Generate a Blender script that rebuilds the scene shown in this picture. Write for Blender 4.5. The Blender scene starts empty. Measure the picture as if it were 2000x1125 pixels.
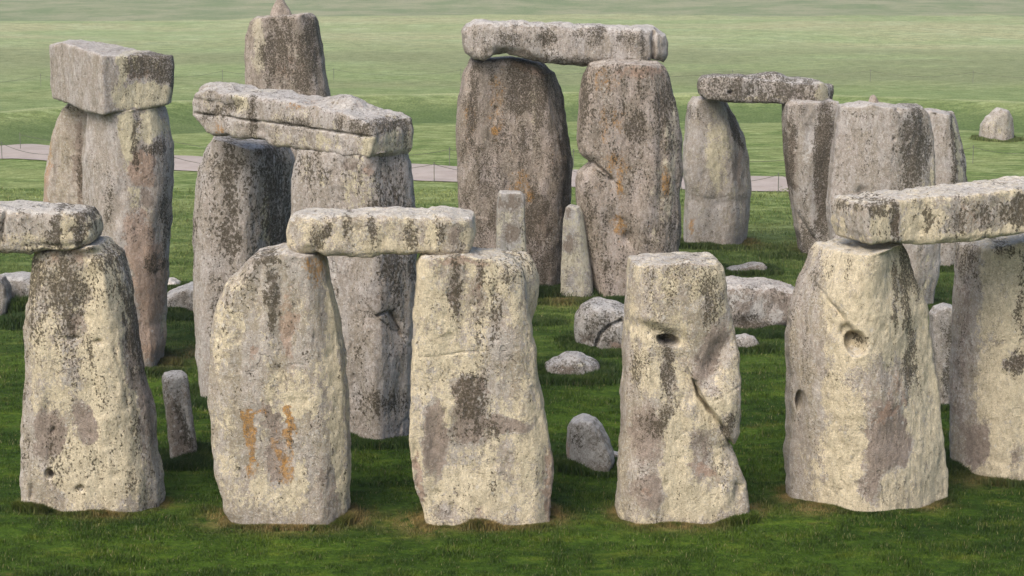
import bpy, math, random
import numpy as np
from mathutils import Vector

# ------------------------------------------------------------------ camera, sky, sun, exposure
C = bpy.context.scene
H = 9.3                      # eye height above the turf
PITCH = math.radians(10.07)
FPX = 4100.0                 # focal length in pixels of the 2000 px wide photograph
cam = bpy.data.cameras.new('camera'); cam_o = bpy.data.objects.new('camera', cam)
C.collection.objects.link(cam_o); C.camera = cam_o
cam.sensor_width = 36.0; cam.lens = 36.0 * FPX / 2000.0
cam_o.location = (0, 0, H); cam_o.rotation_euler = (math.pi / 2 - PITCH, 0, 0)
cam.clip_end = 6000; cam.clip_start = 0.5
C.view_settings.view_transform = 'Standard'; C.view_settings.look = 'None'
C.view_settings.gamma = 1.0; C.view_settings.exposure = 0.5
C.view_settings.use_curve_mapping = False
SUN_EL, SUN_AZ = math.radians(48), math.radians(212)   # azimuth clockwise from +Y: behind the camera, to the left
w = bpy.data.worlds.new('World'); C.world = w; w.use_nodes = True
nt = w.node_tree; nt.nodes.clear()
sky = nt.nodes.new('ShaderNodeTexSky'); sky.sky_type = 'NISHITA'; sky.sun_disc = False
sky.sun_elevation = SUN_EL; sky.sun_rotation = SUN_AZ
sky.air_density = 1.0; sky.dust_density = 3.5; sky.ozone_density = 0.5
bg = nt.nodes.new('ShaderNodeBackground'); bg.inputs['Strength'].default_value = 0.15
wo = nt.nodes.new('ShaderNodeOutputWorld')
nt.links.new(sky.outputs[0], bg.inputs[0]); nt.links.new(bg.outputs[0], wo.inputs[0])
sd = bpy.data.lights.new('sun', 'SUN'); sd.energy = 2.0; sd.angle = math.radians(40); sd.color = (1.0, .93, .80)
so = bpy.data.objects.new('sun', sd); C.collection.objects.link(so)
sdir = Vector((math.sin(SUN_AZ) * math.cos(SUN_EL), math.cos(SUN_AZ) * math.cos(SUN_EL), math.sin(SUN_EL)))
so.rotation_euler = sdir.to_track_quat('Z', 'Y').to_euler(); so.location = (-20, 10, 40)

# ------------------------------------------------------------------ surveying: photograph -> ground plan
CP, SP = math.cos(PITCH), math.sin(PITCH)
def ray(px, py):
    u = (np.asarray(px, float) - 1000) / FPX; v = (np.asarray(py, float) - 562.5) / FPX
    return u, CP - v * SP, -SP - v * CP
def ground(px, py):
    x, y, z = ray(px, py); t = -H / z
    return x * t, y * t
def onplane(px, py, P, th, off=0.0):
    """where the sight line meets the upright plane through P turned by th, set back by off; returns local along, height"""
    ax, ay = math.cos(th), math.sin(th); bx, by = -ay, ax
    x, y, z = ray(px, py)
    t = ((P[0] * bx + P[1] * by) + off) / (x * bx + y * by)
    X, Y, Z = x * t, y * t, H + z * t
    return (X - P[0]) * ax + (Y - P[1]) * ay, Z

# ------------------------------------------------------------------ noise on numpy arrays
def _h(i, j, k, s):
    n = (i.astype(np.int64) * 73856093) ^ (j.astype(np.int64) * 19349663) ^ (k.astype(np.int64) * 83492791) ^ (s * 2654435761)
    n = (n ^ (n >> 13)) * 1274126177 & 0x7fffffff
    n = (n ^ (n >> 15)) * 2246822519 & 0x7fffffff
    return (n ^ (n >> 11)) % 65536 / 32768.0 - 1.0
def vn(x, y, z, s=0):
    xi, yi, zi = np.floor(x), np.floor(y), np.floor(z)
    fx, fy, fz = x - xi, y - yi, z - zi
    fx = fx * fx * fx * (fx * (fx * 6 - 15) + 10); fy = fy * fy * fy * (fy * (fy * 6 - 15) + 10); fz = fz * fz * fz * (fz * (fz * 6 - 15) + 10)
    r = 0
    for a in (0, 1):
        wa = fx if a else 1 - fx
        for b in (0, 1):
            wb = fy if b else 1 - fy
            for c in (0, 1):
                wc = fz if c else 1 - fz
                r = r + _h(xi + a, yi + b, zi + c, s) * wa * wb * wc
    return r
def fbm(x, y, z, sc, o=3, s=0, g=.5):
    r = 0; a = 1.0
    for k in range(o):
        c_, s_ = math.cos(.9 * k + .4), math.sin(.9 * k + .4)
        r = r + a * vn((x * c_ - z * s_) * sc + 17.3 * k, (y + .3 * x) * sc + 5.1 * k, (x * s_ + z * c_) * sc - 9.7 * k, s + k)
        a *= g; sc *= 2.1
    return r
def smooth(e0, e1, x):
    t = np.clip((x - e0) / (e1 - e0), 0, 1); return t * t * (3 - 2 * t)

def terrain(x, y):
    """turf height: flat inside the ring of stones, a worn ditch and bank round it, gentle downland beyond"""
    r = np.hypot(x - 4.0, y - 64.0)
    z = .5 * np.exp(-((r - 42.0) / 2.2) ** 2) - .6 * np.exp(-((r - 37.0) / 2.8) ** 2) + .15 * np.exp(-((r - 50) / 3.0) ** 2)
    z = z * smooth(66, 80, y)          # only the far side lies in view; the near side is levelled
    far = smooth(48, 130, r) * smooth(66, 100, y)
    z = z + far * (.5 * vn(x / 45, y / 30, x * 0, 3) + .25 * vn(x / 14, y / 9, x * 0, 5))
    z = z + .035 * vn(x / 2.6, y / 2.2, x * 0, 9) + .02 * vn(x / .9, y / .8, x * 0, 11)
    z = z - .0 * r
    return z

# ------------------------------------------------------------------ materials
def lin(c):
    return tuple(((v / 255.) / 12.92 if v / 255. < .04045 else ((v / 255. + .055) / 1.055) ** 2.4) for v in c) + (1,)
class G:
    def __init__(s, name):
        s.m = bpy.data.materials.new(name); s.m.use_nodes = True; s.t = s.m.node_tree; s.t.nodes.clear()
    def n(s, typ, **kw):
        nd = s.t.nodes.new(typ)
        for k, v in kw.items(): setattr(nd, k, v)
        return nd
    def l(s, a, b): s.t.links.new(a, b)
    def put(s, sock, v):
        if hasattr(v, 'links') or hasattr(v, 'is_linked'): s.l(v, sock)
        else: sock.default_value = v
    def math(s, op, a, b=0.0, c=None, clamp=False):
        nd = s.n('ShaderNodeMath', operation=op, use_clamp=clamp); s.put(nd.inputs[0], a); s.put(nd.inputs[1], b)
        if c is not None: s.put(nd.inputs[2], c)
        return nd.outputs[0]
    def noise(s, vec, scale, detail=4, rough=.55, dist=0.0, lac=2.0):
        nd = s.n('ShaderNodeTexNoise'); s.l(vec, nd.inputs['Vector']); nd.inputs['Scale'].default_value = scale
        nd.inputs['Detail'].default_value = detail; nd.inputs['Roughness'].default_value = rough
        nd.inputs['Distortion'].default_value = dist; nd.inputs['Lacunarity'].default_value = lac
        return nd.outputs['Fac']
    def map(s, vec, sc, loc=(0, 0, 0)):
        nd = s.n('ShaderNodeMapping'); s.l(vec, nd.inputs['Vector']); nd.inputs['Scale'].default_value = sc; nd.inputs['Location'].default_value = loc
        return nd.outputs[0]
    def ss(s, x, a, b):
        nd = s.n('ShaderNodeMapRange', interpolation_type='SMOOTHSTEP'); s.put(nd.inputs['Value'], x)
        s.put(nd.inputs['From Min'], a); s.put(nd.inputs['From Max'], b); return nd.outputs['Result']
    def mix(s, f, a, b, mode='MIX'):
        nd = s.n('ShaderNodeMix', data_type='RGBA', blend_type=mode); s.put(nd.inputs['Factor'], f)
        s.put(nd.inputs['A'], a) if False else None
        A = [i for i in nd.inputs if i.name == 'A' and i.type == 'RGBA'][0]; B = [i for i in nd.inputs if i.name == 'B' and i.type == 'RGBA'][0]
        s.put(A, a); s.put(B, b)
        return [o for o in nd.outputs if o.type == 'RGBA'][0]
    def attr(s, name):
        return s.n('ShaderNodeAttribute', attribute_name=name)
    def sep(s, c):
        nd = s.n('ShaderNodeSeparateColor'); s.l(c, nd.inputs[0]); return nd.outputs
    def pos(s):
        return s.n('ShaderNodeNewGeometry').outputs['Position']
    def out(s, col, rough=.9, bump=None, bstr=.5, bdist=.02, spec=.25, transl=None):
        b = s.n('ShaderNodeBsdfPrincipled'); s.put(b.inputs['Base Color'], col); s.put(b.inputs['Roughness'], rough)
        b.inputs['Specular IOR Level'].default_value = spec
        if bump is not None:
            bn = s.n('ShaderNodeBump'); s.put(bn.inputs['Strength'], bstr); bn.inputs['Distance'].default_value = bdist
            s.l(bump, bn.inputs['Height']); s.l(bn.outputs[0], b.inputs['Normal'])
        o = s.n('ShaderNodeOutputMaterial'); sh = b.outputs[0]
        if transl is not None:
            tr = s.n('ShaderNodeBsdfTranslucent'); s.put(tr.inputs['Color'], col)
            mx = s.n('ShaderNodeMixShader'); mx.inputs[0].default_value = transl
            s.l(b.outputs[0], mx.inputs[1]); s.l(tr.outputs[0], mx.inputs[2]); sh = mx.outputs[0]
        s.l(sh, o.inputs[0]); return s.m

def stone_material(name, c1, c2, c3, yel, drk, brown, pale):
    """lichened sarsen / bluestone. attributes: lich_a = (yellow, dark, orange), lich_b = (brown bare, pale top, pink)"""
    g = G(name); P = g.pos()
    A = g.sep(g.attr('lich_a').outputs['Color']); B = g.sep(g.attr('lich_b').outputs['Color'])
    PV = g.map(P, (1, 1, .42))
    oi = g.n('ShaderNodeObjectInfo'); sc = g.n('ShaderNodeVectorMath', operation='SCALE'); g.l(P, sc.inputs[0]); g.l(g.math('ADD', .68, g.math('MULTIPLY', oi.outputs['Random'], .75)), sc.inputs['Scale']); PS = sc.outputs[0]
    n_big = g.noise(P, 1.3, 4, .55, .3); n_mid = g.noise(P, 5.0, 6, .65, .2)
    n_fin = g.noise(P, 26, 6, .72); n_gr = g.noise(P, 80, 4, .7)
    brk = g.math('SUBTRACT', g.noise(PS, 22, 7, .8), .5)          # ragged, crumbly borders for every crust
    def patch(mask, noise, gain, thr, wd, rag=.55):
        v = g.math('ADD', g.math('ADD', noise, g.math('MULTIPLY', brk, rag)), g.math('MULTIPLY', g.math('SUBTRACT', mask, .5), gain))
        return g.ss(v, thr - wd, thr + wd)
    base = g.mix(g.ss(n_big, .38, .62), c1, c2)
    base = g.mix(g.ss(g.noise(g.map(PV, (1, 1, 1), (3, 7, 1)), 3.2, 8, .72), .42, .60), base, c3)
    base = g.mix(g.math('MULTIPLY', g.ss(n_fin, .50, .62), .5), base, pale)
    fb = patch(B[0], g.noise(g.map(P, (1, 1, .6), (11, 2, 5)), 6.0, 10, .76), .42, .52, .05, .75)
    base = g.mix(g.math('MULTIPLY', fb, .85), base, g.mix(n_fin, brown, tuple(v * 1.5 for v in brown[:3]) + (1,)))
    fpk = patch(B[2], g.noise(g.map(P, (1, 1, .8), (1, 8, 3)), 4.0, 7, .7), .45, .56, .09)
    base = g.mix(g.math('MULTIPLY', fpk, .6), base, (.40, .27, .20, 1))
    # yellow-cream crust lichen
    fy = patch(A[0], g.noise(g.map(P, (1, 1, .62), (5, 5, 9)), 3.6, 12, .76), .54, .51, .022, .8)
    ycol = g.mix(g.ss(n_mid, .35, .65), yel, tuple(min(.85, v * 1.14) for v in yel[:3]) + (1,))
    ycol = g.mix(g.math('MULTIPLY', g.ss(n_fin, .50, .64), .35), ycol, (.33, .28, .20, 1))
    base = g.mix(g.math('MULTIPLY', fy, .86), base, ycol)
    # scattered pale rosettes
    vo = g.n('ShaderNodeTexVoronoi', feature='F1'); g.l(g.mix(.05, P, g.n('ShaderNodeTexNoise').outputs['Color']), vo.inputs['Vector'])
    vo.inputs['Scale'].default_value = 9; vo.inputs['Randomness'].default_value = 1
    rc = g.sep(vo.outputs['Color'])
    vd = g.math('ADD', vo.outputs['Distance'], g.math('MULTIPLY', brk, .35))
    fr = g.math('MULTIPLY', g.ss(vd, g.math('MULTIPLY', rc[1], .34), g.math('MULTIPLY', rc[1], .22)), g.math('GREATER_THAN', rc[0], .66))
    base = g.mix(g.math('MULTIPLY', fr, .45), base, pale)
    # orange lichen
    fo = patch(A[2], g.noise(g.map(P, (1, 1, .5), (2, 9, 4)), 9, 10, .78), .46, .55, .10, .8)
    base = g.mix(g.math('MULTIPLY', fo, .75), base, g.mix(g.ss(n_fin, .4, .6), (.52, .25, .03, 1), (.25, .15, .06, 1)))
    # pale grey crust; on upward faces it also paints in sky light
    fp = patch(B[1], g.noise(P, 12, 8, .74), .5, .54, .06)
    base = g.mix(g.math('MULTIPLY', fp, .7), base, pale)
    # mottling of the crusts
    base = g.mix(1.0, base, g.mix(g.ss(g.noise(g.map(PV, (1, 1, 1.2), (9, 2, 6)), 15, 9, .78), .36, .62), (.80, .78, .755, 1), (1.10, 1.10, 1.10, 1)), 'MULTIPLY')
    # dark algae, also used to paint in shade: soft-edged streaks made of crisp specks
    nd2 = g.noise(g.map(P, (1, 1, .38), (4, 4, 4)), 4.0, 6, .66)
    dm = g.math('ADD', A[1], g.math('MULTIPLY', g.math('SUBTRACT', nd2, .5), 1.6))
    dk = g.math('MINIMUM', g.math('MULTIPLY', g.math('SUBTRACT', dm, .45), .36), .085)
    nd1 = g.noise(g.map(PS, (1, 1, .8), (8, 1, 2)), 27, 5, .66, .1)
    fd = g.ss(g.math('ADD', nd1, dk), .55, .572)
    nd3 = g.noise(g.map(PS, (1, 1, .9), (1, 3, 7)), 17, 7, .8)
    fd2 = g.ss(g.math('ADD', nd3, dk), .59, .62)
    nd4 = g.noise(g.map(P, (1, 1, .35), (6, 3, 1)), 7, 8, .74)
    fd4 = g.ss(g.math('ADD', nd4, g.math('MULTIPLY', dk, 1.7)), .63, .76)
    fdd = g.math('MAXIMUM', g.math('MAXIMUM', fd, g.math('MULTIPLY', fd2, .8)), g.math('MULTIPLY', fd4, .6))
    base = g.mix(g.math('MULTIPLY', fdd, .86), base, g.mix(n_fin, drk, tuple(v * 2.4 for v in drk[:3]) + (1,)))
    base = g.mix(g.math('MULTIPLY', g.ss(g.noise(g.map(P, (1, 1, 1), (2, 7, 5)), 55, 5, .75), .585, .64), .55), base, pale)
    # grain
    base = g.mix(1.0, base, g.mix(g.ss(n_gr, .3, .7), (.74, .74, .74, 1), (1.2, 1.2, 1.2, 1)), 'MULTIPLY')
    fis = g.math('ABSOLUTE', g.math('SUBTRACT', g.noise(g.map(P, (1, 1, .75), (3, 1, 2)), 1.9, 5, .55, .5), .5))
    fis = g.math('MULTIPLY', g.ss(fis, .0075, .001), g.ss(g.noise(g.map(P, (1, 1, 1), (7, 7, 1)), 1.4, 3), .54, .64))
    base = g.mix(g.math('MULTIPLY', fis, .3), base, (.08, .065, .045, 1))
    # relief: pits, crusts, grain
    pits = g.ss(g.noise(g.map(P, (1, 1, .6)), 16, 3, .6), .30, .40)
    hgt = g.math('ADD', g.math('MULTIPLY', n_fin, 1.0), g.math('MULTIPLY', g.noise(PV, 9, 9, .78), .9))
    hgt = g.math('ADD', hgt, g.math('MULTIPLY', pits, .45))
    hgt = g.math('ADD', hgt, g.math('MULTIPLY', n_gr, .5))
    hgt = g.math('SUBTRACT', hgt, g.math('ADD', g.math('MULTIPLY', fdd, .2), g.math('MULTIPLY', fis, .9)))
    return g.out(base, .94, hgt, .9, .035, .1)

M = {}
M['warm'] = stone_material('cream_lichened_sarsen', (.415, .36, .31, 1), (.455, .41, .37, 1), (.38, .33, .255, 1), (.64, .56, .405, 1), (.046, .037, .024, 1), (.235, .19, .16, 1), (.60, .58, .55, 1))
M['grey'] = stone_material('grey_mauve_sarsen', (.385, .34, .305, 1), (.445, .41, .39, 1), (.33, .29, .245, 1), (.54, .49, .35, 1), (.040, .033, .022, 1), (.20, .165, .14, 1), (.58, .56, .54, 1))
M['brown'] = stone_material('brown_speckled_sarsen', (.33, .275, .235, 1), (.40, .345, .315, 1), (.25, .21, .17, 1), (.50, .45, .35, 1), (.038, .031, .021, 1), (.17, .135, .11, 1), (.55, .51, .46, 1))
M['blue'] = stone_material('weathered_bluestone', (.32, .295, .27, 1), (.39, .375, .36, 1), (.25, .225, .195, 1), (.45, .42, .33, 1), (.04, .035, .025, 1), (.17, .14, .115, 1), (.54, .53, .52, 1))

def ground_colour(g, P, blade=None):
    """shared by turf and blades so they agree"""
    y = g.n('ShaderNodeSeparateXYZ'); g.l(P, y.inputs[0])
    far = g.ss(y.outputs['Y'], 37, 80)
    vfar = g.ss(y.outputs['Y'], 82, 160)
    PX = g.map(P, (.45, 1, 1))
    n1 = g.noise(PX, .45, 5, .62); n2 = g.noise(PX, 2.2, 5, .68); n3 = g.noise(P, 9, 4, .68)
    n0 = g.noise(g.map(P, (.5, 1.1, 1), (3, 3, 0)), .06, 6, .62)
    near = g.mix(g.ss(n1, .35, .65), (.026, .058, .006, 1), (.058, .108, .011, 1))
    near = g.mix(g.math('MULTIPLY', g.ss(n2, .5, .72), .5), near, (.105, .125, .015, 1))
    near = g.mix(g.math('MULTIPLY', g.ss(g.noise(g.map(P, (.6, 1, 1), (5, 9, 0)), 1.5, 8, .78), .58, .68), .5), near, (.13, .105, .035, 1))
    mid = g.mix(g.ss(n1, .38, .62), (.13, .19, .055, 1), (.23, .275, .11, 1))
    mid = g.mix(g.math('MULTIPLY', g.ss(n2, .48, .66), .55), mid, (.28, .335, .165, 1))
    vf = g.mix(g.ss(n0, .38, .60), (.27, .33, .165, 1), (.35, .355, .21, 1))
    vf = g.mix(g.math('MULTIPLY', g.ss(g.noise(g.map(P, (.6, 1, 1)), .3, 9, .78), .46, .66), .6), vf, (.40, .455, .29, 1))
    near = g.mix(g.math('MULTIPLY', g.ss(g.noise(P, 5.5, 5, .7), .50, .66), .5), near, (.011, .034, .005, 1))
    c = g.mix(far, near, mid); c = g.mix(vfar, c, vf)  # paling with distance puts haze and dew into the grass colour
    ol = g.math('MULTIPLY', g.ss(y.outputs['Y'], 110, 122), g.ss(y.outputs['Y'], 158, 140))
    c = g.mix(g.math('MULTIPLY', g.math('MULTIPLY', ol, .8), g.ss(n0, .36, .56)), c, (.205, .235, .125, 1))
    c = g.mix(1.0, c, g.mix(g.ss(g.noise(g.map(P, (.45, 1, 1)), 2.2, 8, .8), .38, .60), (.66, .69, .64, 1), (1.12, 1.1, 1.1, 1)), 'MULTIPLY')
    # ditch and bank relief shading put into the colour, with lusher and drier grass
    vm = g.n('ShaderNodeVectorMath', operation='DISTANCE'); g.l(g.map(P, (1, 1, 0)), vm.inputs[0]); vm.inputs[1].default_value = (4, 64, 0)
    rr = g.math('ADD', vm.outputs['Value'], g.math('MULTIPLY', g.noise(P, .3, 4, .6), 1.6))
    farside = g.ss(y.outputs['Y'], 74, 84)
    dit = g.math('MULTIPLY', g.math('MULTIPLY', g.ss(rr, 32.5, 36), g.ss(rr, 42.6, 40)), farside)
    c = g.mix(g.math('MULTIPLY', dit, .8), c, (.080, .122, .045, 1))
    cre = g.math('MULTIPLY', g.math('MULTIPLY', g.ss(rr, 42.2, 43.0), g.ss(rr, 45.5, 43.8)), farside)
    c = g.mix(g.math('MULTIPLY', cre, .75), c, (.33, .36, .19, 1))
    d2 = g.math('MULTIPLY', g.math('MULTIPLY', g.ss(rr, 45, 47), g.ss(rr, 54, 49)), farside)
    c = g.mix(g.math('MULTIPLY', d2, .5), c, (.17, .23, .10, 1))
    return c, n3, far, y

g = G('turf'); P = g.pos()
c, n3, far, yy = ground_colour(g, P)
worn = g.sep(g.attr('worn').outputs['Color'])
c = g.mix(g.math('MULTIPLY', g.math('MULTIPLY', worn[0], .8), g.ss(g.noise(P, 4, 6, .7), .35, .6)), c, (.21, .155, .07, 1))
rg = g.ss(yy.outputs['Y'], g.math('ADD', 186, g.math('MULTIPLY', g.noise(P, .07, 5, .7), 14)), g.math('ADD', 188, g.math('MULTIPLY', g.noise(P, .07, 5, .7), 16)))
rough_field = g.mix(g.ss(g.noise(P, .12, 8, .72), .38, .62), (.18, .225, .125, 1), (.28, .285, .19, 1))
rough_field = g.mix(g.math('MULTIPLY', g.ss(g.noise(P, .5, 5, .7), .55, .7), .6), rough_field, (.11, .17, .08, 1))
c = g.mix(rg, c, rough_field)
c = g.mix(1.0, c, g.mix(g.ss(n3, .3, .7), (.72, .74, .7, 1), (1.2, 1.18, 1.15, 1)), 'MULTIPLY')
hh = g.math('ADD', g.noise(P, 14, 4, .7), g.math('MULTIPLY', g.noise(P, 3, 4, .6), 1.6))
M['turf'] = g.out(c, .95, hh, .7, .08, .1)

g = G('grass_blade'); P = g.pos()
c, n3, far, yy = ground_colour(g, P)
rnd = g.sep(g.attr('tint').outputs['Color'])
c = g.mix(g.math('MULTIPLY', rnd[1], g.ss(g.noise(P, 4, 6, .7), .3, .55)), c, (.24, .18, .08, 1))
c = g.mix(1.0, c, g.mix(rnd[0], (.66, .72, .6, 1), (1.7, 1.55, 1.4, 1)), 'MULTIPLY')
c = g.mix(g.ss(rnd[0], .93, .97), c, (.20, .19, .08, 1))
c = g.mix(rnd[2], c, (.016, .042, .008, 1))
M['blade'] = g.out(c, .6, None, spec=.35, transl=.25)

g = G('path_gravel'); P = g.pos()
c = g.mix(g.ss(g.noise(P, 1.1, 6, .65), .35, .65), (.31, .265, .235, 1), (.37, .32, .29, 1))
c = g.mix(g.math('MULTIPLY', g.ss(g.noise(P, 30, 4, .7), .5, .7), .4), c, (.33, .27, .25, 1))
M['path'] = g.out(c, .95, g.noise(P, 40, 4, .7), .4, .02)
g = G('dark_metal_post'); M['post'] = g.out(g.mix(g.noise(g.pos(), 20, 3), (.10, .105, .085, 1), (.17, .17, .14, 1)), .6)
g = G('twisted_rope'); M['rope'] = g.out(g.mix(g.noise(g.pos(), 30, 3), (.06, .065, .05, 1), (.13, .13, .10, 1)), .9)

# ------------------------------------------------------------------ mesh helpers
def link(o, parent=None):
    C.collection.objects.link(o)
    if parent is not None: o.parent = parent
    return o
def mesh_from(name, V, F, mat, smooth_=True):
    me = bpy.data.meshes.new(name); V = np.asarray(V, np.float32); F = np.asarray(F, np.int32)
    me.vertices.add(len(V)); me.vertices.foreach_set('co', V.ravel())
    k = F.shape[1]
    me.loops.add(F.size); me.loops.foreach_set('vertex_index', F.ravel())
    me.polygons.add(len(F)); me.polygons.foreach_set('loop_start', np.arange(0, F.size, k, dtype=np.int32))
    me.polygons.foreach_set('loop_total', np.full(len(F), k, np.int32))
    me.polygons.foreach_set('use_smooth', np.full(len(F), smooth_, bool))
    me.materials.append(mat); me.update(); me.validate(); return me
def set_col(me, name, arr):
    a = me.color_attributes.new(name, 'FLOAT_COLOR', 'POINT')
    full = np.ones((len(me.vertices), 4), np.float32); full[:, :3] = arr; a.data.foreach_set('color', full.ravel())
def tag(o, label, cat, group=None, kind=None):
    if label: o['label'] = label
    if cat: o['category'] = cat
    if group: o['group'] = group
    if kind: o['kind'] = kind

_E = [(a, b) for a in range(8) for b in range(8) if a < b and bin(a ^ b).count('1') == 1]
def surface_nets(S, org, vx):
    ins = S < 0; nx, ny, nz = S.shape
    cnt = np.zeros((nx - 1, ny - 1, nz - 1), np.int8)
    for q in range(8):
        a, b, c = q & 1, (q >> 1) & 1, q >> 2
        cnt += ins[a:nx - 1 + a, b:ny - 1 + b, c:nz - 1 + c]
    I = np.argwhere((cnt > 0) & (cnt < 8)); ids = -np.ones(cnt.shape, np.int32); ids[I[:, 0], I[:, 1], I[:, 2]] = np.arange(len(I))
    val = np.stack([S[I[:, 0] + (q & 1), I[:, 1] + ((q >> 1) & 1), I[:, 2] + (q >> 2)] for q in range(8)], 1)
    cor = np.array([[q & 1, (q >> 1) & 1, q >> 2] for q in range(8)], float)
    acc = np.zeros((len(I), 3)); num = np.zeros(len(I))
    for p, q in _E:
        m = (val[:, p] < 0) != (val[:, q] < 0)
        d = np.where(m, val[:, p] - val[:, q], 1.0); t = np.where(m, val[:, p] / d, 0)
        acc += m[:, None] * (cor[p] + t[:, None] * (cor[q] - cor[p])); num += m
    V = (I + acc / num[:, None]) * vx + org
    Fs = []
    for ax in range(3):
        u, v = [(1, 2), (2, 0), (0, 1)][ax]
        sl0 = [slice(None)] * 3; sl1 = [slice(None)] * 3; sl0[ax] = slice(0, -1); sl1[ax] = slice(1, None)
        A, B = ins[tuple(sl0)], ins[tuple(sl1)]
        E = np.argwhere(A != B); fl = A[E[:, 0], E[:, 1], E[:, 2]]
        lim = np.array(cnt.shape)
        ok = (E[:, u] > 0) & (E[:, v] > 0) & (E[:, u] < lim[u]) & (E[:, v] < lim[v]); E = E[ok]; fl = fl[ok]
        def cell(du, dv):
            D = E.copy(); D[:, u] -= du; D[:, v] -= dv; return ids[D[:, 0], D[:, 1], D[:, 2]]
        q = np.stack([cell(1, 1), cell(0, 1), cell(0, 0), cell(1, 0)], 1)
        q = np.where(fl[:, None], q, q[:, ::-1]); Fs.append(q)
    return V, np.concatenate(Fs)

def poly_sdf(px, pz, pts):
    d = np.full(px.shape, 1e9); ins = np.zeros(px.shape, bool); n = len(pts)
    for i in range(n):
        x0, z0 = pts[i]; x1, z1 = pts[(i + 1) % n]
        ex, ez = x1 - x0, z1 - z0; L = ex * ex + ez * ez + 1e-12
        t = np.clip(((px - x0) * ex + (pz - z0) * ez) / L, 0, 1)
        d = np.minimum(d, (px - x0 - t * ex) ** 2 + (pz - z0 - t * ez) ** 2)
        if abs(ez) > 1e-12:
            c = ((z0 > pz) != (z1 > pz)) & (px < ex * (pz - z0) / ez + x0); ins ^= c
    d = np.sqrt(d); return np.where(ins, -d, d)
def line_dist(px, pz, pts):
    d = np.full(px.shape, 1e9); tt = np.zeros(px.shape); L0 = 0
    for i in range(len(pts) - 1):
        x0, z0 = pts[i]; x1, z1 = pts[i + 1]; ex, ez = x1 - x0, z1 - z0; L = ex * ex + ez * ez + 1e-12
        t = np.clip(((px - x0) * ex + (pz - z0) * ez) / L, 0, 1)
        d = np.minimum(d, (px - x0 - t * ex) ** 2 + (pz - z0 - t * ez) ** 2)
    return np.sqrt(d)
def row_span(pts, y):
    xs = []
    n = len(pts)
    for i in range(n):
        (x0, y0), (x1, y1) = pts[i][:2], pts[(i + 1) % n][:2]
        if (y0 > y) != (y1 > y): xs.append(x0 + (y - y0) * (x1 - x0) / (y1 - y0))
    return (min(xs), max(xs)) if len(xs) > 1 else None

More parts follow.
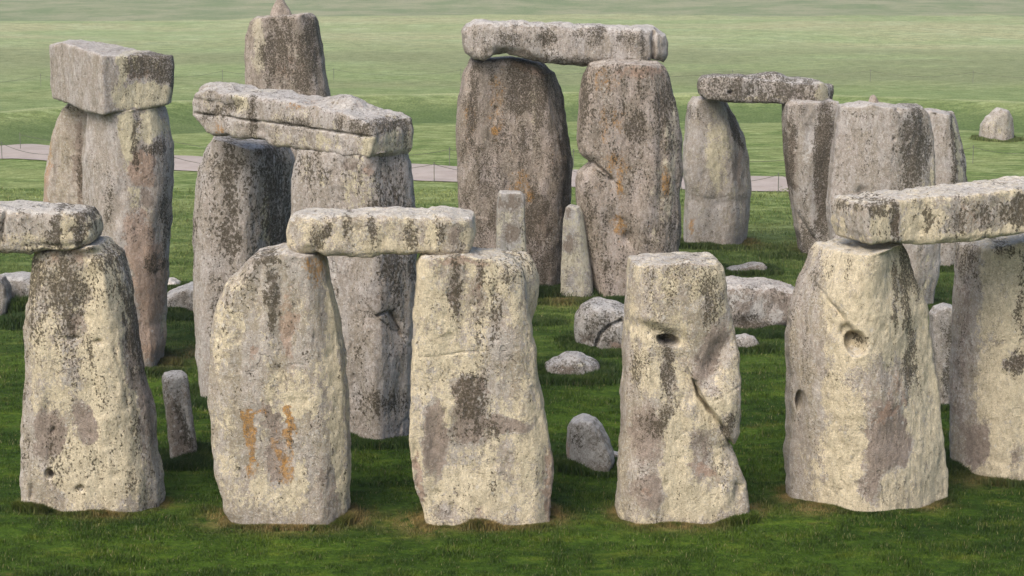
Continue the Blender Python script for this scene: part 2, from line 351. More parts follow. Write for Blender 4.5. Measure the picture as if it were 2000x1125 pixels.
FOOT = []          # footprints for the grass: (x, y, radius-ish points)
SEED = [10]
def stone(name, label, cat, group, at, outline, T, th=0, prof=((0, 0), (1, 0)), back=None, r=.12, mat='grey', amp=1.0,
          dents=(), cracks=(), base=(.5, .3, 0, 0, .0, 0), paint=(), blobs=(), hang=False, vox=None, soft=.07, tall=1.0):
    """One weathered stone as one closed skin, carved as a solid: the outline of its face, its thickness, the plan of its front and back,
    hollows, cracks and weathering. at = (px, py) of a ground point on its face, or (px, Y) with hang for a stone carried by others."""
    SEED[0] += 7; sd_ = SEED[0]; th = math.radians(th)
    if hang:
        px, Y = at; P = ((px - 1000) / FPX * (Y * CP + 4.5 * SP), Y)
    else:
        P = tuple(float(v) for v in ground(*at))
    dist = P[1]; vx = vox or max(.017, dist * .00056)
    pr = np.array(prof, float); bk = np.array(back if back else [(p, T) for p in (0, 1)], float)
    ys = [p[1] for p in outline]; ymn, ymx = min(ys), max(ys)
    def off_px(px, py):
        s = row_span(outline, min(max(py, ymn + 1.5), ymx - 1.5))
        u = 0.5 if s is None else (px - s[0]) / max(s[1] - s[0], 1)
        return float(np.interp(min(max(u, 0), 1), pr[:, 0], pr[:, 1]))
    def loc(px, py, o=None):
        a, z = onplane(px, py, P, th, off_px(px, py) if o is None else o); return float(a), float(z)
    pts = [loc(p[0], p[1]) for p in outline]
    if hang:
        z0 = min(p[1] for p in pts)
    else: z0 = 0.0
    aa = [p[0] for p in pts]; zz = [p[1] for p in pts]
    Fmin, Bmax = pr[:, 1].min(), bk[:, 1].max()
    bl = []
    for (px, py, o, ra, rb, rc) in blobs:
        a, z = loc(px, py, o); bl.append((a, o, z, ra, rb, rc))
    zlo = min(zz)
    if not hang: zlo = max(zlo, -.35)
    pad = .16 + vx * 2
    alo, ahi = min(aa + [b[0] - b[3] for b in bl]) - pad, max(aa + [b[0] + b[3] for b in bl]) + pad
    zhi = max(zz + [b[2] + b[5] for b in bl]) + pad
    ga = np.arange(alo, ahi, vx); gz = np.arange(zlo - pad, zhi, vx)
    gb = np.arange(Fmin - pad, max([Bmax] + [b[1] + b[4] for b in bl]) + pad, vx)
    A2, Z2 = np.meshgrid(ga, gz, indexing='ij')
    # outline with a weathered edge
    W = A2 + .018 * amp * fbm(A2, A2 * 0, Z2, 3.2, 3, sd_); Wz = Z2 + .02 * amp * fbm(A2 + 9, A2 * 0, Z2, 3.2, 3, sd_ + 3)
    s1 = poly_sdf(W, Wz, pts)
    # fraction across the face, per height
    zr = np.linspace(min(zz) + .01, max(zz) - .01, 80); Lr, Rr = [], []
    for q in zr:
        s = row_span(pts, q); Lr.append(s[0] if s else np.nan); Rr.append(s[1] if s else np.nan)
    Lr, Rr = np.array(Lr), np.array(Rr); okm = ~np.isnan(Lr)
    L_ = np.interp(gz, zr[okm], Lr[okm]); R_ = np.interp(gz, zr[okm], Rr[okm])
    if hang or tall < .6:
        k = np.ones(len(gz)); L_ = k * min(aa); R_ = k * max(aa)
    U = (A2 - L_) / np.maximum(R_ - L_, .2)
    width = float(np.median(R_ - L_))
    F = sum(np.interp(U + k * soft, pr[:, 0], pr[:, 1]) for k in (-1, -.6, -.3, 0, .3, .6, 1)) / 7; Bk = np.interp(U, bk[:, 0], bk[:, 1])
    # slight swelling of the faces and hollows / ridges / cracks of the front
    F = F + amp * .05 * fbm(A2, A2 * 0 + 3, Z2 * .45, 1.3, 2, sd_ + 20)
    Hf = np.zeros_like(F)
    for d in dents:
        px, py, rx, ry, ang, dep = d[:6]; pw = d[6] if len(d) > 6 else 1
        a, z = loc(px, py); s = abs(loc(px + 10, py, off_px(px, py))[0] - loc(px, py)[0]) / 10
        ca, sa = math.cos(math.radians(ang)), math.sin(math.radians(ang))
        jt = min(rx, ry) * s * (.45 if pw < 2 else .22); fq = .45 / max(min(rx, ry) * s, .03); ja = A2 - a + jt * vn(A2 * fq, A2 * 0 + px, Z2 * fq, sd_ + 61); jb = Z2 - z + jt * vn(A2 * fq, A2 * 0 + px, Z2 * fq, sd_ + 63)
        u = (ja * ca + jb * sa) / (rx * s); v = (-ja * sa + jb * ca) / (ry * s)
        q = u * u + v * v; Hf += dep * np.exp(-q ** pw)
    for cr in cracks:
        ln, wd, dep = cr[:3]; q = [loc(*p) for p in ln]
        jx = A2 + .012 * fbm(A2, A2 * 0, Z2, 9, 2, sd_ + 31); jz = Z2 + .012 * fbm(A2 + 5, A2 * 0, Z2, 9, 2, sd_ + 33)
        wd = max(wd * .8, vx * .75); dep = dep * (.6 if dep < .1 else 1); dd = line_dist(jx, jz, q); Hf += dep * np.exp(-(dd / wd) ** 2) * (.65 + .5 * vn(A2 * 7, A2 * 0, Z2 * 7, sd_ + 35))
        if len(cr) > 3: # one side stands proud of the other
            side = cr[3]; Hf += side * np.exp(-(dd / .22) ** 2) * np.sign((jx - q[0][0]) * (q[-1][1] - q[0][1]) - (jz - q[0][1]) * (q[-1][0] - q[0][0]))
    gF = np.gradient(F, vx, axis=0); kF = 1 / np.sqrt(1 + np.clip(gF, -3, 3) ** 2)
    gB = np.gradient(Bk, vx, axis=0); kB = 1 / np.sqrt(1 + np.clip(gB, -3, 3) ** 2)
    F = F + Hf
    b3 = gb[None, :, None]
    s2 = np.maximum((F[:, None, :] - b3) * kF[:, None, :], (b3 - Bk[:, None, :]) * kB[:, None, :])
    s1_ = s1[:, None, :]
    S = np.minimum(np.maximum(s1_, s2) + r * 0, 1e9)
    p_, q_ = s1_ + r, s2 + r
    S = np.minimum(np.maximum(p_, q_), 0) + np.hypot(np.maximum(p_, 0), np.maximum(q_, 0)) - r
    for (a, b, z, ra, rb, rc) in bl:
        q = np.sqrt(((A2[:, None, :] - a) / ra) ** 2 + ((b3 - b) / rb) ** 2 + ((Z2[:, None, :] - z) / rc) ** 2)
        e = (q - 1) * min(ra, rb, rc); k = .1
        h = np.clip(.5 + .5 * (e - S) / k, 0, 1); S = e * (1 - h) + S * h - k * h * (1 - h)
    band = np.abs(S) < .16
    ia, ib, iz = np.nonzero(band)
    x, y, z = ga[ia], gb[ib], gz[iz]
    nv = amp * (.022 * fbm(x, y, z * .5, 1.5, 2, sd_ + 1) + .0095 * fbm(x, y, z * .6, 7, 3, sd_ + 5, .6))
    rdg = 1 - np.abs(fbm(x, y, z * .5, 2.6, 2, sd_ + 9)); nv = nv + amp * .035 * np.clip(rdg - .8, 0, 1)
    fl = np.abs(vn(x * 4.2, y * 4.2, z * .9, sd_ + 71)) * .8 + np.abs(vn(x * 9, y * 9, z * 3.1, sd_ + 73)) * .45; nv = nv + amp * .016 * (fl - .45) + amp * .045 * (np.abs(vn(x * 1.9 + 3, y * 1.9, z * .8, sd_ + 79)) - .3) * .65
    pit = np.clip(vn(x * 9, y * 9, z * 6, sd_ + 13) - .45, 0, 1); nv = nv + amp * .035 * pit
    S[ia, ib, iz] += nv
    S[:, :, 0] = 1; S[0] = 1; S[-1] = 1; S[:, 0] = 1; S[:, -1] = 1; S[:, :, -1] = 1
    V, Fc = surface_nets(S, np.array([ga[0], gb[0], gz[0]]), vx)
    # keep the main body only: drop crumbs cut loose by the noise
    par = np.arange(len(V))
    for _ in range(200):
        m = par[Fc].min(1); new = par.copy(); np.minimum.at(new, Fc.ravel(), np.repeat(m, 4)); new = new[new]
        if (new == par).all(): break
        par = new
    lab, cn = np.unique(par, return_counts=True)
    if len(lab) > 1:
        keep = par == lab[cn.argmax()]; idx = np.cumsum(keep) - 1; Fc = idx[Fc[keep[Fc[:, 0]]]]; V = V[keep]
    x, y, z = V.T
    # paint: patches of each lichen, and shade put into colour on some faces (in the stone's own frame)
    fld = np.zeros((6, len(V))); fld[:] = np.array(base, float)[:, None]
    wob = .05 * fbm(x, y, z, 2.2, 2, sd_ + 41) + .05 * fbm(x, y, z, 8, 3, sd_ + 47, .7); wz = .05 * fbm(x + 7, y, z, 2.2, 2, sd_ + 43) + .06 * fbm(x + 7, y, z, 7, 3, sd_ + 45, .7)
    ch = 'ydobtp'
    for pt in paint:
        k, px, py, rx, ry, ang, st = pt
        a, zc = loc(px, py); s = abs(loc(px + 10, py, off_px(px, py))[0] - a) / 10
        ca, sa = math.cos(math.radians(ang)), math.sin(math.radians(ang))
        dx, dz = x + wob - a, z + wz - zc
        u = (dx * ca + dz * sa) / (rx * s); v = (-dx * sa + dz * ca) / (ry * s)
        fld[ch.index(k)] += st * np.exp(-(u * u + v * v) ** 2)
    me = mesh_from(name, V - np.array([0, 0, z0]), Fc, M[mat])
    nrm = np.zeros(len(V) * 3, np.float32); me.vertices.foreach_get('normal', nrm); nrm = nrm.reshape(-1, 3)
    fld[4] += .5 * smooth(.45, .85, nrm[:, 2])  # upward faces paled: light lichen plus sky light put into colour
    fld[0] -= .8 * np.clip(fld[3] - .15, 0, 1.2) + .45 * np.clip(fld[5] - .22, 0, 1) + .8 * np.clip(fld[2] - .3, 0, 1)
    fld = np.clip(fld, -1.0, 2.0)
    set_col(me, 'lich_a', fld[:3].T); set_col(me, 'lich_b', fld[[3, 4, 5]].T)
    o = bpy.data.objects.new(name, me); o.location = (P[0], P[1], z0); o.rotation_euler = (0, 0, th)
    link(o); tag(o, label, cat, group)
    if not hang:
        m = (z > .02) & (z < .02 + 2.2 * vx)
        c_, s_ = math.cos(th), math.sin(th)
        FOOT.append((np.stack([P[0] + x[m] * c_ - y[m] * s_, P[1] + x[m] * s_ + y[m] * c_], 1), tall))
    return o, loc, P

OUT = 'upright stones of the outer ring'; LIN = 'lintel stones laid across the uprights'
INN = 'tall upright stones of the inner horseshoe'; BLU = 'small bluestone pillars'; BLD = 'fallen stones lying in the grass'
# ------------------------------------------------------------------ the stones
# front arc of the ring -------------------------------------------------
stone('standing_stone', 'broad cream upright at the front left with fluted face, carrying the cut-off lintel', 'standing stone', OUT,
      (180, 1010), [(46, 1040), (40, 950), (40, 830), (47, 740), (46, 640), (54, 560), (62, 500), (66, 486), (120, 484), (165, 480), (190, 480), (215, 482), (234, 498), (245, 530), (254, 580),
                    (264, 650), (276, 730), (290, 800), (300, 880), (312, 935), (314, 975), (305, 1040)],
      1.05, th=-1, prof=((0, .3), (.14, .08), (.5, 0), (.8, .05), (.92, .25), (1, .6)), r=.06, mat='warm', base=(.44, .32, 0, .14, .1, .12),
      dents=[(165, 560, 26, 70, 0, .10), (128, 500, 60, 16, 0, .07), (145, 640, 20, 30, 0, .05), (205, 560, 12, 120, 8, -.05), (237, 600, 8, 90, 8, .05), (190, 670, 7, 5, 0, .10),
             (142, 663, 14, 5, 0, .08), (95, 928, 8, 8, 0, .26, 2), (156, 957, 6, 6, 0, .12), (62, 960, 5, 18, 0, .08), (102, 843, 5, 10, -20, .08), (180, 760, 30, 160, 4, .04), (205, 850, 12, 150, 4, -.03)],
      cracks=[([(165, 560), (185, 600), (215, 660), (235, 730), (245, 800)], .035, .05)],
      paint=[('y', 205, 600, 28, 120, 6, .45), ('y', 210, 760, 50, 150, 5, .4), ('y', 190, 900, 90, 90, 0, .35), ('y', 90, 760, 40, 120, 0, .2), ('d', 110, 540, 60, 60, 0, .35), ('d', 130, 620, 50, 45, 0, .25), ('d', 70, 620, 18, 90, 0, .25), ('d', 225, 500, 30, 26, 0, .45),
             ('b', 95, 850, 34, 48, 0, 1.0), ('b', 165, 830, 26, 44, 20, 1.0), ('b', 270, 760, 14, 160, 8, .6), ('d', 262, 640, 10, 120, 8, .5), ('p', 130, 505, 70, 22, 0, .5), ('p', 100, 970, 50, 26, 0, .25), ('y', 50, 800, 20, 200, 0, -.3),
             ('b', 150, 640, 24, 26, 0, .5)])
stone('standing_stone', 'wide upright with bright orange lichen streaks low on its face', 'standing stone', OUT,
      (560, 1031), [(468, 1060), (440, 1000), (420, 930), (408, 860), (405, 780), (410, 690), (414, 640), (422, 600), (440, 555), (470, 526), (498, 498), (560, 493), (620, 492), (636, 520), (647, 570),
                    (659, 640), (667, 700), (675, 780), (680, 860), (680, 940), (677, 1000), (666, 1060)],
      1.0, th=-2, prof=((0, .25), (.1, .03), (.5, 0), (.86, .03), (1, .42)), r=.05, mat='warm', base=(.30, .20, 0, .12, .1, .05),
      dents=[(505, 560, 10, 60, 0, .04), (462, 540, 14, 30, -30, .05), (545, 600, 10, 120, 0, .035), (500, 860, 60, 60, 0, .03), (600, 640, 50, 90, 0, .03)],
      cracks=[([(545, 728), (570, 712), (592, 712)], .015, .035), ([(412, 616), (440, 612)], .012, .03), ([(410, 662), (440, 660)], .012, .03), ([(474, 520), (476, 560)], .012, .03)],
      paint=[('y', 655, 760, 14, 240, 3, .7), ('y', 440, 640, 40, 90, 0, .25), ('y', 570, 960, 100, 50, 0, .35), ('y', 440, 860, 30, 130, 0, .2), ('y', 590, 760, 60, 60, 0, .22), ('y', 545, 790, 50, 60, 0, .2),
             ('d', 533, 590, 14, 80, 0, .55), ('d', 470, 560, 34, 60, -30, .25), ('d', 520, 510, 40, 14, 0, .6), ('p', 560, 640, 14, 110, 0, .75), ('p', 492, 690, 14, 20, 0, .7), ('p', 578, 630, 16, 16, 0, .6),
             ('o', 484, 824, 13, 30, 8, 1.35), ('o', 490, 866, 11, 38, 4, .85), ('o', 502, 806, 22, 8, 5, .7), ('o', 567, 828, 12, 46, 4, 1.5), ('o', 535, 868, 8, 34, 6, .7), ('o', 492, 915, 13, 34, 0, .55), ('o', 560, 900, 18, 50, 0, .55), ('o', 540, 930, 26, 40, 0, .42), ('b', 530, 825, 17, 44, 22, .9), ('o', 610, 530, 20, 36, 15, .65), ('b', 535, 900, 20, 50, 0, .75), ('b', 630, 960, 30, 60, 0, .35)])
stone('standing_stone', 'big cream upright with a dark tree-shaped stain, middle of the front row', 'standing stone', OUT,
      (940, 1031), [(840, 1060), (826, 1005), (806, 940), (799, 870), (802, 780), (806, 690), (811, 600), (815, 515), (822, 500), (900, 498), (975, 500), (1000, 512), (1020, 530), (1030, 580),
                    (1042, 680), (1053, 760), (1066, 830), (1077, 890), (1079, 940), (1078, 1000), (1076, 1060)],
      1.05, th=1, prof=((0, .12), (.07, 0), (.9, 0), (1, .22)), r=.045, mat='warm', base=(.62, .18, 0, .0, .1, .05),
      dents=[(900, 640, 60, 90, 0, .03), (850, 860, 26, 90, 0, .05), (1070, 930, 10, 90, 0, .05), (815, 900, 10, 60, 0, .05), (980, 760, 60, 80, 0, .02), (820, 980, 14, 30, 20, .08)],
      cracks=[([(803, 696), (850, 697), (900, 690), (955, 684)], .012, .035), ([(850, 505), (856, 560)], .012, .02)],
      blobs=[(1010, 556, .95, .36, .36, .55), (1020, 585, .95, .22, .26, .40)],
      paint=[('b', 850, 860, 22, 78, 2, 1.3), ('b', 905, 790, 26, 60, 0, .8), ('d', 905, 770, 24, 60, 0, .5), ('b', 935, 790, 24, 80, 0, .6), ('d', 940, 780, 26, 70, -8, .45), ('b', 1000, 830, 50, 18, 0, .8), ('b', 920, 845, 60, 22, 10, .7), ('d', 940, 845, 70, 20, 0, .3),
             ('d', 893, 560, 14, 80, 0, .5), ('b', 893, 560, 15, 70, 0, .6), ('b', 935, 570, 15, 80, 0, .6), ('d', 935, 590, 14, 110, 0, .35), ('d', 965, 620, 14, 80, 0, .4), ('d', 1010, 530, 50, 30, 0, .35), ('p', 905, 512, 70, 8, 0, .8), ('p', 935, 560, 22, 28, 0, .4),
             ('y', 985, 700, 36, 110, 0, -.36), ('p', 1070, 950, 12, 90, 0, 1.0), ('p', 818, 930, 8, 50, 10, 1.0), ('p', 820, 975, 12, 22, 0, .7), ('p', 945, 1005, 24, 16, 0, .6), ('b', 860, 1005, 22, 20, 0, .5), ('b', 980, 900, 26, 50, 0, .4), ('d', 930, 930, 50, 50, 0, .12), ('y', 940, 960, 80, 40, 0, .1)])
stone('standing_stone', 'cream upright with an oval hole and a cracked overhanging flap on its right side', 'standing stone', OUT,
      (1330, 1027), [(1220, 1060), (1207, 1000), (1210, 930), (1218, 830), (1222, 740), (1224, 640), (1230, 560), (1236, 514), (1260, 510), (1340, 510), (1400, 512), (1414, 530), (1421, 590), (1432, 640), (1446, 690),
                     (1449, 740), (1446, 790), (1442, 845), (1432, 866), (1424, 862), (1440, 905), (1455, 950), (1463, 990), (1458, 1060)],
      1.05, th=3, prof=((0, .45), (.14, .05), (.5, 0), (.9, .02), (1, .18)), r=.06, mat='warm', base=(.46, .25, 0, .05, .1, .04),
      dents=[(1306, 667, 21, 9, -14, .45, 3), (1285, 655, 50, 14, -14, .09), (1262, 622, 34, 10, -20, -.04), (1398, 690, 24, 70, -28, .15), (1350, 720, 60, 40, 0, .03), (1412, 780, 34, 46, 40, -.12), (1385, 880, 40, 40, -30, .08), (1440, 930, 20, 40, 20, -.08), (1330, 800, 16, 120, 0, .03), (1440, 960, 14, 24, 0, .12), (1260, 880, 30, 60, 0, .04), (1400, 930, 30, 40, -40, .05), (1330, 600, 60, 70, 0, -.04)],
      cracks=[([(1358, 745), (1366, 775), (1385, 800), (1405, 822), (1418, 845), (1428, 868)], .03, .24, .07), ([(1395, 780), (1420, 765), (1444, 752)], .012, .04), ([(1405, 945), (1450, 948)], .02, .05)],
      paint=[('y', 1260, 650, 30, 22, 0, .5), ('y', 1330, 900, 40, 120, 0, .35), ('y', 1400, 800, 40, 40, 0, .3), ('y', 1300, 740, 60, 40, 0, .2), ('y', 1390, 540, 30, 30, 0, .3), ('y', 1360, 985, 80, 30, 0, .35), ('b', 1262, 850, 34, 60, 0, 1.0), ('b', 1390, 690, 28, 66, -28, .9), ('b', 1360, 890, 34, 60, 0, .55), ('b', 1265, 960, 38, 40, 0, .8),
             ('d', 1306, 740, 16, 90, 0, .5), ('b', 1306, 740, 15, 90, 0, .5), ('d', 1330, 550, 70, 44, 0, .22), ('d', 1390, 590, 20, 70, 0, .3), ('d', 1285, 830, 34, 30, 0, .4), ('p', 1375, 925, 40, 14, -22, .8), ('p', 1270, 960, 26, 10, 0, .5), ('y', 1220, 800, 14, 200, 0, -.3), ('d', 1260, 720, 26, 50, 0, .25), ('d', 1425, 830, 14, 30, -30, .5)])
stone('standing_stone', 'massive angular cream upright with a deep round pock hole below a slanting groove', 'standing stone', OUT,
      (1690, 1008), [(1548, 1060), (1545, 960), (1543, 860), (1541, 760), (1543, 660), (1552, 600), (1566, 550), (1590, 500), (1604, 478), (1640, 472), (1700, 470), (1758, 468), (1776, 500), (1795, 560), (1812, 600), (1821, 660), (1831, 720),
                     (1839, 790), (1848, 860), (1853, 930), (1852, 1060)],
      1.6, th=4, prof=((0, 1.05), (.12, .5), (.28, .16), (.38, .03), (.48, .0), (.7, .25), (1, .75)), back=((0, 1.5), (1, 1.6)), r=.07, mat='warm', base=(.68, .12, 0, .0, .1, .10),
      dents=[(1676, 674, 17, 20, 0, .42, 3), (1664, 655, 13, 18, 30, .13, 2), (1652, 655, 24, 32, -20, .05), (1568, 790, 6, 20, 0, .3, 2), (1720, 870, 60, 70, 0, .05), (1590, 560, 20, 60, -20, .05), (1760, 700, 40, 60, 0, .03), (1650, 620, 30, 40, -40, .03)],
      cracks=[([(1608, 565), (1625, 590), (1650, 620), (1668, 645)], .03, .09, .02), ([(1775, 600), (1800, 618), (1812, 625)], .012, .03), ([(1545, 680), (1580, 675), (1610, 682)], .014, .03)],
      paint=[('d', 1688, 672, 6, 16, 0, .8), ('y', 1565, 740, 38, 320, 0, -.75), ('d', 1570, 700, 36, 200, 0, .22), ('b', 1735, 850, 44, 66, 20, 1.25), ('b', 1700, 930, 26, 70, 0, .7), ('p', 1735, 800, 46, 8, 18, .7), ('p', 1730, 760, 60, 50, 0, .35), ('y', 1720, 760, 60, 60, 0, -.3), ('d', 1765, 540, 12, 70, 0, .8), ('d', 1748, 570, 8, 90, 0, .6), ('d', 1775, 660, 12, 90, 0, .6), ('d', 1770, 730, 50, 60, 0, .3),  # dark spot in the pock hole paints in its inner shade
             ('d', 1664, 530, 8, 50, 0, .4), ('d', 1785, 540, 14, 60, 15, .5), ('y', 1660, 940, 26, 70, 0, .3), ('y', 1830, 900, 26, 90, 0, .3), ('d', 1650, 740, 40, 24, 0, .3), ('d', 1590, 520, 26, 40, -20, .25), ('y', 1585, 900, 20, 60, 0, .3)])
stone('standing_stone', 'smooth cream upright with brown left flank, cut off by the right photo edge', 'standing stone', OUT,
      (1950, 941), [(1866, 990), (1862, 880), (1862, 780), (1866, 680), (1869, 600), (1871, 520), (1878, 478), (1900, 464), (1960, 458), (2060, 454), (2105, 520), (2115, 700), (2125, 860), (2125, 990)],
      1.15, th=0, prof=((0, .7), (.12, .3), (.3, 0), (.8, 0), (1, .3)), r=.14, mat='warm', base=(.72, .10, 0, .0, .1, .05),
      dents=[(1925, 700, 24, 200, 0, .05), (1960, 560, 40, 30, -30, .03), (1900, 880, 20, 40, 0, .03)],
      cracks=[([(1940, 500), (1960, 525), (1990, 538)], .014, .025), ([(1955, 680), (1975, 668), (1995, 680)], .012, .02)],
      paint=[('y', 1882, 660, 24, 320, 0, -.6), ('b', 1880, 700, 16, 240, 0, .55), ('d', 1893, 520, 22, 60, 0, .45), ('d', 1890, 700, 16, 120, 0, .25), ('b', 1912, 870, 22, 50, 0, 1.1), ('d', 1985, 710, 24, 24, 0, .7), ('b', 1985, 710, 24, 20, 0, .7), ('d', 1965, 485, 24, 20, 0, .5), ('d', 1995, 600, 10, 140, 0, .4), ('b', 1985, 900, 16, 60, 0, .5)])
# lintels of the front arc
stone('lintel_stone', 'rounded pale lintel cut off by the left edge of the photo', 'lintel stone', LIN,
      (90, 31.75), [(-95, 495), (-98, 450), (-90, 410), (0, 408), (60, 410), (132, 411), (166, 416), (179, 434), (182, 460), (176, 474), (152, 484), (110, 489), (60, 492), (0, 494)],
      1.1, th=-2, hang=True, r=.14, mat='warm', base=(.28, .34, 0, .05, .15, .05), prof=((0, 0), (.9, 0), (1, .15)),
      cracks=[([(14, 408), (6, 430), (6, 470)], .035, .12)], dents=[(100, 480, 60, 6, 0, .05), (165, 440, 20, 40, 0, .04)],
      paint=[('d', 110, 450, 14, 40, 0, .5), ('d', 155, 445, 12, 44, 0, .6), ('y', 133, 450, 12, 36, 0, .5), ('y', 173, 450, 8, 30, 0, .5), ('y', 40, 470, 50, 16, 0, .2), ('t', 80, 408, 100, 8, 0, .6), ('y', 100, 487, 60, 6, 0, .4)])
stone('lintel_stone', 'straight cream lintel resting on the orange-stained upright and its right neighbour', 'lintel stone', LIN,
      (745, 31.3), [(560, 480), (557, 450), (566, 428), (590, 420), (700, 421), (800, 420), (900, 420), (926, 428), (929, 455), (922, 485), (914, 500), (820, 502), (740, 501), (640, 497), (618, 492), (575, 493)],
      1.1, th=0, hang=True, r=.13, mat='warm', base=(.50, .22, 0, .03, .2, .04), prof=((0, .25), (.1, 0), (.93, 0), (1, .2)),
      dents=[(610, 485, 30, 10, 30, .05), (640, 460, 30, 16, 0, .02), (900, 425, 14, 6, 0, .08)],
      cracks=[([(575, 430), (567, 470), (590, 492)], .02, .05), ([(640, 496), (760, 498), (900, 494)], .015, .03)],
      paint=[('d', 640, 455, 8, 22, 0, .5), ('d', 672, 445, 7, 26, 0, .6), ('d', 726, 460, 13, 34, 0, .55), ('d', 615, 460, 20, 26, 0, .35), ('d', 805, 455, 16, 30, 0, .45), ('d', 860, 455, 12, 30, 0, .5), ('b', 726, 460, 12, 30, 0, .4), ('b', 890, 460, 10, 30, 0, .6), ('y', 760, 480, 60, 14, 0, .3), ('y', 915, 470, 12, 24, 0, .4), ('y', 845, 460, 12, 30, 0, .4), ('p', 890, 490, 20, 8, 0, .5)])
stone('lintel_stone', 'long cream lintel with mauve blotches, running out of the right photo edge', 'lintel stone', LIN,
      (1690, 31.75), [(1696, 476), (1691, 455), (1689, 425), (1693, 404), (1706, 396), (1800, 388), (1900, 379), (2000, 368), (2080, 362), (2130, 362), (2140, 420), (2120, 444), (2000, 458), (1900, 470), (1820, 476), (1700, 479)],
      1.15, th=20, hang=True, r=.07, mat='warm', base=(.52, .24, 0, .0, .15, .12),
      dents=[(1700, 396, 40, 6, 0, .06), (1870, 470, 60, 6, 0, .03), (1660, 430, 20, 20, 0, .03)],
      cracks=[([(1808, 392), (1812, 420), (1815, 445)], .018, .035), ([(1640, 412), (1680, 402), (1740, 396)], .02, .06)],
      paint=[('y', 1684, 430, 10, 60, 0, -.8), ('y', 1790, 445, 30, 30, 0, .4), ('y', 1710, 450, 24, 24, 0, .3), ('y', 1830, 430, 14, 20, 0, .3), ('y', 1880, 465, 160, 10, 5, .4), ('d', 1745, 440, 12, 36, 0, .6), ('b', 1748, 445, 11, 34, 0, .9), ('d', 1720, 410, 40, 12, 5, .5), ('d', 1815, 430, 8, 30, 0, .4), ('y', 1920, 420, 70, 30, 5, -.45), ('p', 1890, 420, 50, 26, 0, .4), ('d', 1930, 420, 90, 30, 5, .3), ('d', 1990, 415, 16, 40, 0, .4)])
# left-hand trilithon ---------------------------------------------------
stone('standing_stone', 'slim tan upright under the left end of the great box-shaped lintel', 'standing stone', INN,
      (130, 684), [(84, 720), (80, 560), (82, 420), (84, 350), (92, 300), (97, 268), (106, 240), (118, 212), (132, 198), (190, 197), (200, 300), (200, 500), (195, 720)],
      1.1, th=-10, prof=((0, .3), (.15, 0), (1, 0)), r=.12, mat='warm', base=(.30, .12, .05, .22, .1, .15),
      cracks=[([(105, 205), (130, 230), (160, 228)], .02, .04)], dents=[(110, 300, 8, 60, 0, .05)],
      paint=[('o', 96, 310, 8, 70, -12, .55), ('p', 92, 370, 10, 60, -8, .8), ('d', 158, 340, 8, 70, 0, .6), ('b', 155, 330, 12, 90, 0, .8), ('d', 140, 210, 40, 12, 0, .5)])
stone('standing_stone', 'tall two-toned upright, mauve left face, pink and yellow right face, narrowing to its foot', 'standing stone', INN,
      (300, 730), [(258, 760), (240, 690), (205, 620), (180, 540), (166, 450), (160, 380), (159, 310), (163, 260), (169, 206), (320, 206), (329, 235), (338, 290), (337, 350), (331, 430), (327, 520), (325, 600), (321, 670), (314, 705), (309, 760)],
      1.5, th=0, prof=((0, .95), (.42, 0), (.88, .2), (1, .7)), back=((0, 1.4), (.4, 2.1), (1, 1.0)), r=.11, mat='grey', base=(.22, .22, 0, .0, .1, .12),
      dents=[(225, 420, 14, 60, -10, .09), (290, 370, 20, 30, 0, .05), (300, 600, 20, 60, 0, .04), (280, 460, 30, 40, 0, .04), (305, 640, 26, 12, 0, .05), (310, 230, 8, 40, 20, .05)],
      cracks=[([(300, 205), (318, 240), (326, 300)], .03, .06), ([(315, 420), (328, 425)], .02, .04)],
      paint=[('y', 250, 270, 16, 60, 0, .8), ('y', 290, 250, 26, 26, 0, .5), ('d', 264, 290, 7, 45, 0, .9), ('d', 300, 290, 20, 16, 0, .6), ('p', 275, 330, 24, 40, 0, 1.1), ('p', 270, 470, 30, 60, 0, 1.0), ('p', 290, 560, 34, 80, 0, 1.0), ('p', 290, 660, 30, 40, 0, 1.0), ('b', 290, 590, 26, 60, 0, .55), ('y', 270, 390, 22, 40, 0, .45), ('b', 285, 390, 14, 24, 0, .9), ('d', 300, 520, 16, 22, 0, .5), ('b', 300, 500, 18, 30, 0, .7),
             ('d', 318, 400, 10, 120, 0, .4), ('y', 315, 640, 8, 60, 0, .6), ('b', 300, 690, 20, 20, 0, .8), ('d', 215, 390, 12, 60, 0, .3), ('y', 300, 230, 10, 30, 20, .5), ('y', 200, 330, 36, 160, 0, -.4)])
stone('lintel_stone', 'great box-shaped lintel, plain mauve one side, yellow and black lichen on the other', 'lintel stone', LIN,
      (215, 42.05), [(94, 86), (102, 88), (160, 96), (225, 104), (290, 107), (337, 108), (339, 130), (336, 170), (332, 205), (300, 211), (224, 211), (160, 201), (100, 193), (95, 165)],
      3.0, th=0, hang=True, prof=((0, 2.3), (.54, 0), (1, .7)), back=((0, 2.45), (.42, 3.15), (1, .95)), r=.07, soft=.015, mat='grey', base=(.18, .24, 0, .0, .1, .02), amp=.8,
      cracks=[([(262, 160), (264, 210)], .015, .03)],
      paint=[('y', 280, 190, 55, 26, 0, 1.2), ('y', 234, 130, 12, 34, 0, 1.1), ('d', 298, 130, 46, 26, 0, 1.1), ('d', 335, 140, 8, 50, 0, 1.0), ('p', 275, 148, 34, 10, 0, .7), ('y', 262, 120, 8, 20, 0, .5), ('y', 300, 120, 6, 24, 0, .4)])
